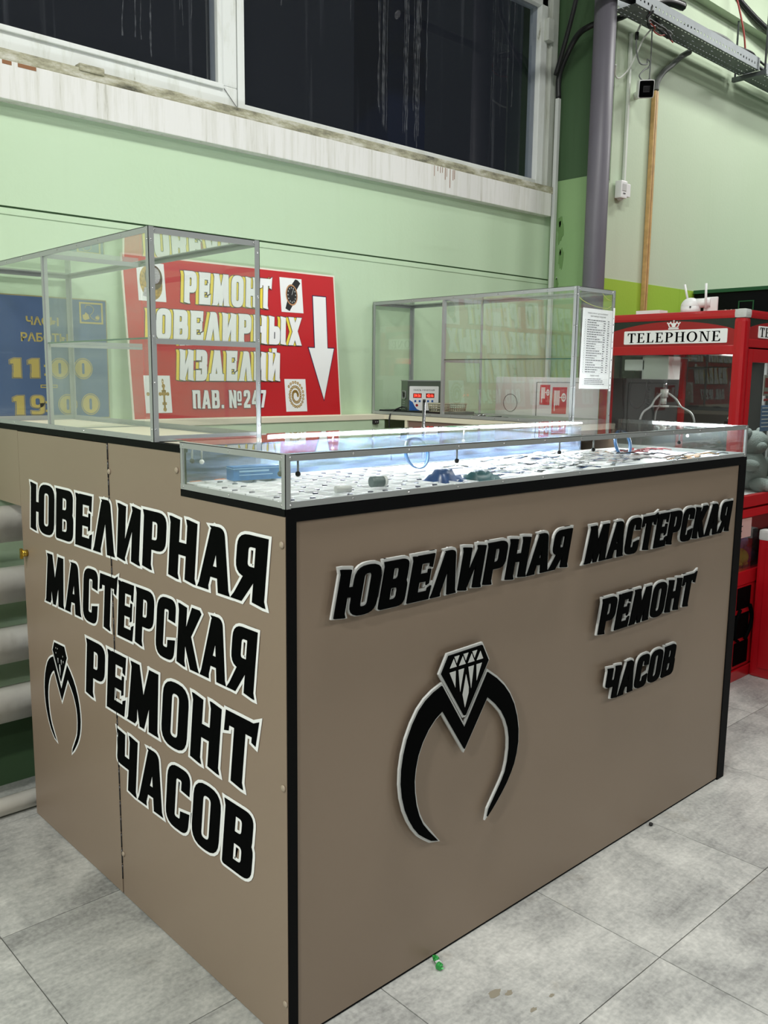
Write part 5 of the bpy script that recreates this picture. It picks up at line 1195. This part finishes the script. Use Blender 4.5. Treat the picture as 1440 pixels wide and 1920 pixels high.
for k in range(6): nb.box(4.225, 4.33, YA + .0193, YA + .0198, 1.33 - k * .018, 1.334 - k * .018)
nb.build('notice_print', M['paper'], cmn)
MB().box(4.22, 4.34, YA + .020, YA + .021, 1.39, 1.49).build('price_notice', mat('grey_notice', (150, 150, 140), .5), cmn)
MB().box(4.23, 4.33, YA + .0193, YA + .0198, 1.40, 1.41).box(4.235, 4.275, YA + .0193, YA + .0198, 1.43, 1.475).box(4.23, 4.33, YA + .0193, YA + .0198, 1.365, 1.376).build('price_notice_print', M['darkred'], cmn)
R_('mid_rail', XA + .05, XAr - .05, YA + .001, YA + .04, .812, .852)
# prize window
B('prize_glass', cg, cmn, XA + .05, XAr - .05, YA + .010, YA + .013, .55, .812)
R_('lower_rail', XA + .05, XAr - .05, YA + .001, YA + .04, .480, .548)
B('prize_floor', M['machineint'], cmn, XA + .022, XAr - .022, YA + .04, YAb - .04, .536, .546)
# small instruction card
icard = MB().box(3.997, 4.172, YA + .006, YA + .0085, .715, .808).build('instruction_card', mat('pinkish_card', (206, 170, 164), .5), cmn)
ib = MB()
for k in range(7): ib.box(4.005, 4.005 + (.06, .05, .075, .06, .07, .055, .065)[k], YA + .0048, YA + .0055, .795 - k * .012, .800 - k * .012)
ib.build('card_print', M['ink'], icard)
# lower door with dark cut-outs
ldr = MB().bbox(XA + .058, 4.232, YA + .003, YA + .030, .062, .478, .003).build('coin_door', M['red'], cmn)
for (x0, x1, z0, z1) in ((4.068, 4.207, .360, .468), (4.060, 4.205, .212, .336), (4.070, 4.216, .078, .192)):
    MB().box(x0, x1, YA - .0005, YA + .004, z0, z1).build('dark_opening', M['letter_black'], ldr)
MB().tube([(4.10, YA - .004, .36), (4.06, YA - .006, .30), (4.06, YA - .006, .23), (4.10, YA - .004, .20)], .008, 8, True).tube([(4.20, YA - .004, .37), (4.225, YA - .006, .31), (4.21, YA - .006, .25), (4.17, YA - .004, .20)], .010, 8, True).build('chute_ring', M['letter_black'], ldr)
R_('front_panel', 4.236, XAr - .055, YA + .004, YA + .03, .062, .478)
R_('plinth', XA + .05, XAr - .05, YA - .003, YA + .03, .0, .055, bev=.003)
R_('plinth', XA - .003, XA + .03, YA + .05, YAb - .05, .0, .055, bev=.003)
# claw and gantry
gn = empty('claw_gantry', (0, 0, 0)); gn.parent = cmn; gn.location = -cmn.location + Vector((4.0, 2.35, 1.45))
MB().bbox(3.985, 4.17, 2.385, 2.50, 1.505, 1.56, .004).build('motor_housing', M['offwhite'], gn)
MB().bbox(3.985, 4.10, 2.255, 2.40, 1.462, 1.575, .004).build('motor_housing', M['silver'], gn)
for y in (2.05, 2.50): MB().tube([(3.99, y, 1.583), (4.72, y, 1.583)], .006, 8).build('gantry_rail', M['alu'], gn)
MB().tube([(4.04, 2.30, 1.462), (4.04, 2.30, 1.40)], .011, 12).build('claw_shaft', M['chrome'], gn)
MB().tube([(4.04, 2.30, 1.415), (4.04, 2.30, 1.375)], .020, 16).tube([(4.04, 2.30, 1.375), (4.04, 2.30, 1.340)], .013, 14).tube([(4.04, 2.30, 1.335), (4.04, 2.30, 1.325)], .028, 16).build('claw_hub', M['silver'], gn)
for k in range(3):
    a = math.radians(-75 + 120 * k); c, s = math.cos(a), math.sin(a)
    MB().tube([(4.04 + c * .02, 2.30 + s * .02, 1.395), (4.04 + c * .06, 2.30 + s * .06, 1.365), (4.04 + c * .085, 2.30 + s * .085, 1.33), (4.04 + c * .135, 2.30 + s * .135, 1.30), (4.04 + c * .155, 2.30 + s * .155, 1.25), (4.04 + c * .150, 2.30 + s * .150, 1.20)], .0055, 8, True).tube([(4.04 + c * .028, 2.30 + s * .028, 1.33), (4.04 + c * .085, 2.30 + s * .085, 1.33)], .004, 8).build('claw_prong', M['alu'], gn)
sp_ = MB(); sp_.tube([(4.03 + .010 * math.cos(k * .8), 2.385 + .010 * math.sin(k * .8), 1.46 - k * .0016) for k in range(90)], .0025, 5, False); sp_.build('coiled_cord', M['hose'], gn)
MB().tube([(4.0, 2.45, 1.51), (4.0, 2.47, 1.40), (4.0, 2.46, 1.335), (4.0, 2.42, 1.315), (4.0, 2.385, 1.35), (4.0, 2.375, 1.43), (4.0, 2.37, 1.50)], .0035, 8, True).build('loop_cable', M['hose'], gn)
MB().tube([(3.99, 2.51, 1.50), (3.99, 2.50, 1.35), (3.99, 2.49, 1.27), (3.99, 2.51, 1.22)], .0035, 8, True).build('loop_cable', M['hose'], gn)
for x, y in ((4.70, 2.05), (4.68, 2.08)): MB().box(x, x + .016, y, y + .012, .91, 1.58).build('guide_strip', M['alu'], gn)
# fanned pale packets near the front
pkt = empty('packet_fan', (4.05, 1.93, 1.26)); pkt.parent = cmn; pkt.location = Vector((4.05, 1.93, 1.26)) - cmn.location
for k in range(7):
    MB().box(-.0015, .0015, -.010, .010, -.028, .028, Matrix.Translation((4.05 + .006 * k, 1.905 + .010 * k, 1.300)) @ Matrix.Rotation(math.radians(30), 4, 'X')).build('packet', mat('pale_green_packet', (190, 214, 200), .4) if k == 0 else bpy.data.materials['pale_green_packet'], pkt)
MB().box(4.03, 4.06, 1.895, 1.975, 1.195, 1.27).build('ledge_box', M['letter_black'], cmn)
font_text('ТРУБКА', .01, lambda u, v: Vector((4.0292, 1.965 - u, 1.242 + v)), M['paper'], 'ledge_print', cmn, fit=(0, .055, 0, .012))
# plush toys in the upper cabin
def plush(cx, cy, cz, s, m, label, lying=False, stripe=None, group=None):
    t = empty('plush_toy', (cx, cy, cz), label, 'plush toy', group)
    Mx = Matrix.Translation((cx, cy, cz)) @ Matrix.Scale(s, 4) @ (Matrix.Rotation(1.45, 4, 'Y') @ Matrix.Translation((-.05, 0, 0)) if lying else Matrix.Identity(4))
    MB().ball((0, 0, .10), (.085, .075, .10), 16, 10, Mx).build('body', m, t)
    MB().ball((0, -.01, .235), (.068, .062, .062), 16, 10, Mx).build('head', m, t)
    MB().ball((-.03, -.055, .222), (.028, .03, .022), 12, 8, Mx).build('muzzle', m, t)
    for sx in (-1, 1):
        MB().ball((sx * .055, 0, .285), (.024, .014, .024), 10, 7, Mx).build('ear', m, t)
        MB().ball((sx * .095, -.035, .13), (.032, .050, .030), 12, 8, Mx).build('arm', m, t)
        MB().ball((sx * .06, -.085, .035), (.036, .065, .036), 12, 8, Mx).build('leg', m, t)
    return t
plush(4.41, 2.00, .911, 1.02, M['plushgrey'], 'grey plush animal sitting upright behind the glass of the red machine')
plush(4.52, 1.965, .935, .80, M['plushgrey'], 'grey plush animal lying on its side at the front of the red machine', True)
stw = mat('striped_plush', (236, 236, 232), .9); 
zt_ = empty('plush_toy', (4.60, 1.93, .911), 'small black and white striped plush at the bottom of the red machine window', 'plush toy')
MB().ball((4.505, 1.925, .948), (.055, .035, .036), 14, 9).build('body', stw, zt_)
for k in range(4):
    x = 4.47 + k * .022; r_ = .037 * math.sqrt(max(.05, 1 - ((x - 4.505) / .058) ** 2))
    MB().tube([(x + .004 * math.sin(a * .52), 1.925 + r_ * math.cos(a * .5236), .948 + r_ * math.sin(a * .5236)) for a in range(13)], .005, 6, cap=False).build('stripe', M['letter_black'], zt_)
MB().ball((4.445, 1.925, .926), (.040, .03, .015), 12, 8).build('plush_ball', stw, None, tag=('flat white plush at the lower left corner of the machine window', 'plush toy'))
MB().ball((4.49, 1.897, .919), (.018, .010, .008), 10, 7).build('plush_ball', mat('pale_yellow_plush', (226, 206, 140), .9), None, tag=('tiny pale yellow plush beside the flat white one', 'plush toy'))
MB().ball((4.575, 1.92, .935), (.03, .022, .024), 12, 8).build('plush_ball', mat('mint_plush', (140, 190, 160), .9), None, tag=('small mint green plush right of the striped plush', 'plush toy'))
# plush balls in the lower prize box
for k, (x, y, z, r, c, lab) in enumerate([(4.25, 1.955, .590, .045, (150, 165, 50), 'yellow-green round plush in the prize compartment'), (4.30, 1.985, .66, .045, (84, 126, 170), 'blue round plush above the yellow-green one in the prize compartment'),
        (4.245, 2.03, .66, .038, (120, 60, 130), 'purple round plush in the prize compartment'), (4.33, 2.0, .735, .042, (196, 180, 196), 'pale lilac round plush at the top of the prize pile'), (4.41, 2.02, .765, .040, (140, 140, 134), 'grey round plush at the top right of the prize pile'),
        (4.44, 1.99, .64, .06, (60, 34, 40), 'dark round plush at the right of the prize compartment'), (4.38, 1.97, .585, .038, (50, 80, 150), 'small dark blue plush at the bottom of the prize compartment')]):
    t = empty('plush_ball', (x, y, z - r), lab, 'plush toy'); mm = mat('plush_%d' % k, c, .95, spec=.1, bump=(120, .5))
    MB().ball((x, y, z), (r, r, r * .96), 16, 10).build('body', mm, t)
    MB().ball((x - r * .6, y - r * .3, z - r * .75), (r * .4, r * .45, r * .3), 10, 7).ball((x + r * .6, y - r * .3, z - r * .75), (r * .4, r * .45, r * .3), 10, 7).build('foot', mm, t)
# small lower red machine in front
X2, Y2 = 4.24, 1.858
m2 = empty('low_red_machine', (4.6, 1.5, 0), 'lower red machine with silver top corner in front of the claw machine', 'game machine')
MB().bbox(X2, 4.95, 1.20, Y2, .0, .735, .014).build('body', M['red'], m2)
MB().bbox(X2 - .004, X2 + .012, 1.25, Y2 - .04, .05, .66, .003).build('side_panel', M['red'], m2)
MB().bbox(X2 - .003, X2 + .06, Y2 - .052, Y2 + .001, .690, .742, .012).build('corner_cap', M['silver'], m2)

# Wi-Fi dome camera on the machine roof
wc = empty('dome_camera', (4.06, 2.15, ZA), 'white round camera with two upright antennas on top of the claw machine', 'camera')
cz = ZA - .006
MB().ball((4.035, 2.185, cz + .036), (.046, .046, .042), 22, 14).tube([(4.035, 2.185, cz), (4.035, 2.185, cz + .036)], .046, 26).build('dome', M['white'], wc)
MB().bbox(4.052, 4.064, 2.060, 2.128, cz, cz + .078, .005).build('mount_plate', M['white'], wc)
MB().tube([(4.035, 2.175, cz + .050), (4.058, 2.095, cz + .052)], .022, 14).build('mount_arm', M['white'], wc)
MB().tube([(4.040, 2.205, cz + .070), (4.034, 2.222, cz + .142)], .0052, 10).build('antenna', M['white'], wc)
MB().tube([(4.030, 2.105, cz + .022), (4.030, 2.110, cz + .140)], .0056, 10).build('antenna', M['white'], wc)
MB().box(3.988, 3.994, 2.160, 2.166, cz + .028, cz + .035).build('marking', M['ink'], wc)
MB().box(3.985, 4.06, 2.32, 2.45, ZA - .006, ZA + .018).build('white_box', M['white'], None, tag=('flat white box lying on the rear of the claw machine roof', 'box'))

# ------------------------------------------------------------------ bits on the floor
cw = empty('candy_wrapper', (1.49, 1.375, 0), 'crumpled green and silver candy wrapper on the floor at the counter foot', 'wrapper')
def crumple(cx, cy, cz, r, seed, m, name):
    q = random.Random(seed); mb = MB().ball((cx, cy, cz), r, 9, 6); mb.v = [(v[0] + q.uniform(-.35, .35) * r, v[1] + q.uniform(-.35, .35) * r, max(.0005, v[2] + q.uniform(-.35, .35) * r)) for v in mb.v]; mb.sm = [False] * len(mb.sm); mb.build(name, m, cw)
crumple(1.484, 1.383, .010, .009, 1, M['greenfoil'], 'foil_end'); crumple(1.470, 1.358, .009, .009, 2, M['greenfoil'], 'foil_end'); crumple(1.477, 1.370, .008, .007, 3, M['silver'], 'foil_middle')
MB().ball((2.51, 1.385, .006), (.008, .007, .006), 8, 6).build('black_crumb', M['dark'], None, tag=('tiny black crumb on the floor near the right foot of the counter', 'crumb'))
MB().tube([(1.60, .90, .003), (1.612, .908, .004), (1.616, .90, .003)], .0018, 6).build('twig', M['dark'], None, tag=('tiny dark twig on the floor tile near the lower right', 'twig'))

stn = mat('floor_stain_brown', (134, 128, 112), .5)
for k, (x, y, r) in enumerate([(1.507, 1.211, .020), (1.533, 1.188, .014), (1.531, 1.114, .011), (1.603, 1.114, .009)]):
    q = random.Random(k); pts = [(x + r * (.6 + q.random() * .6) * math.cos(a * .45), y + r * .6 * (.6 + q.random() * .6) * math.sin(a * .45)) for a in range(14)]
    MB().poly(pts, None, lambda u, v, d: Vector((u, v, d)), .0001, .0004).build('stain', stn, fl)
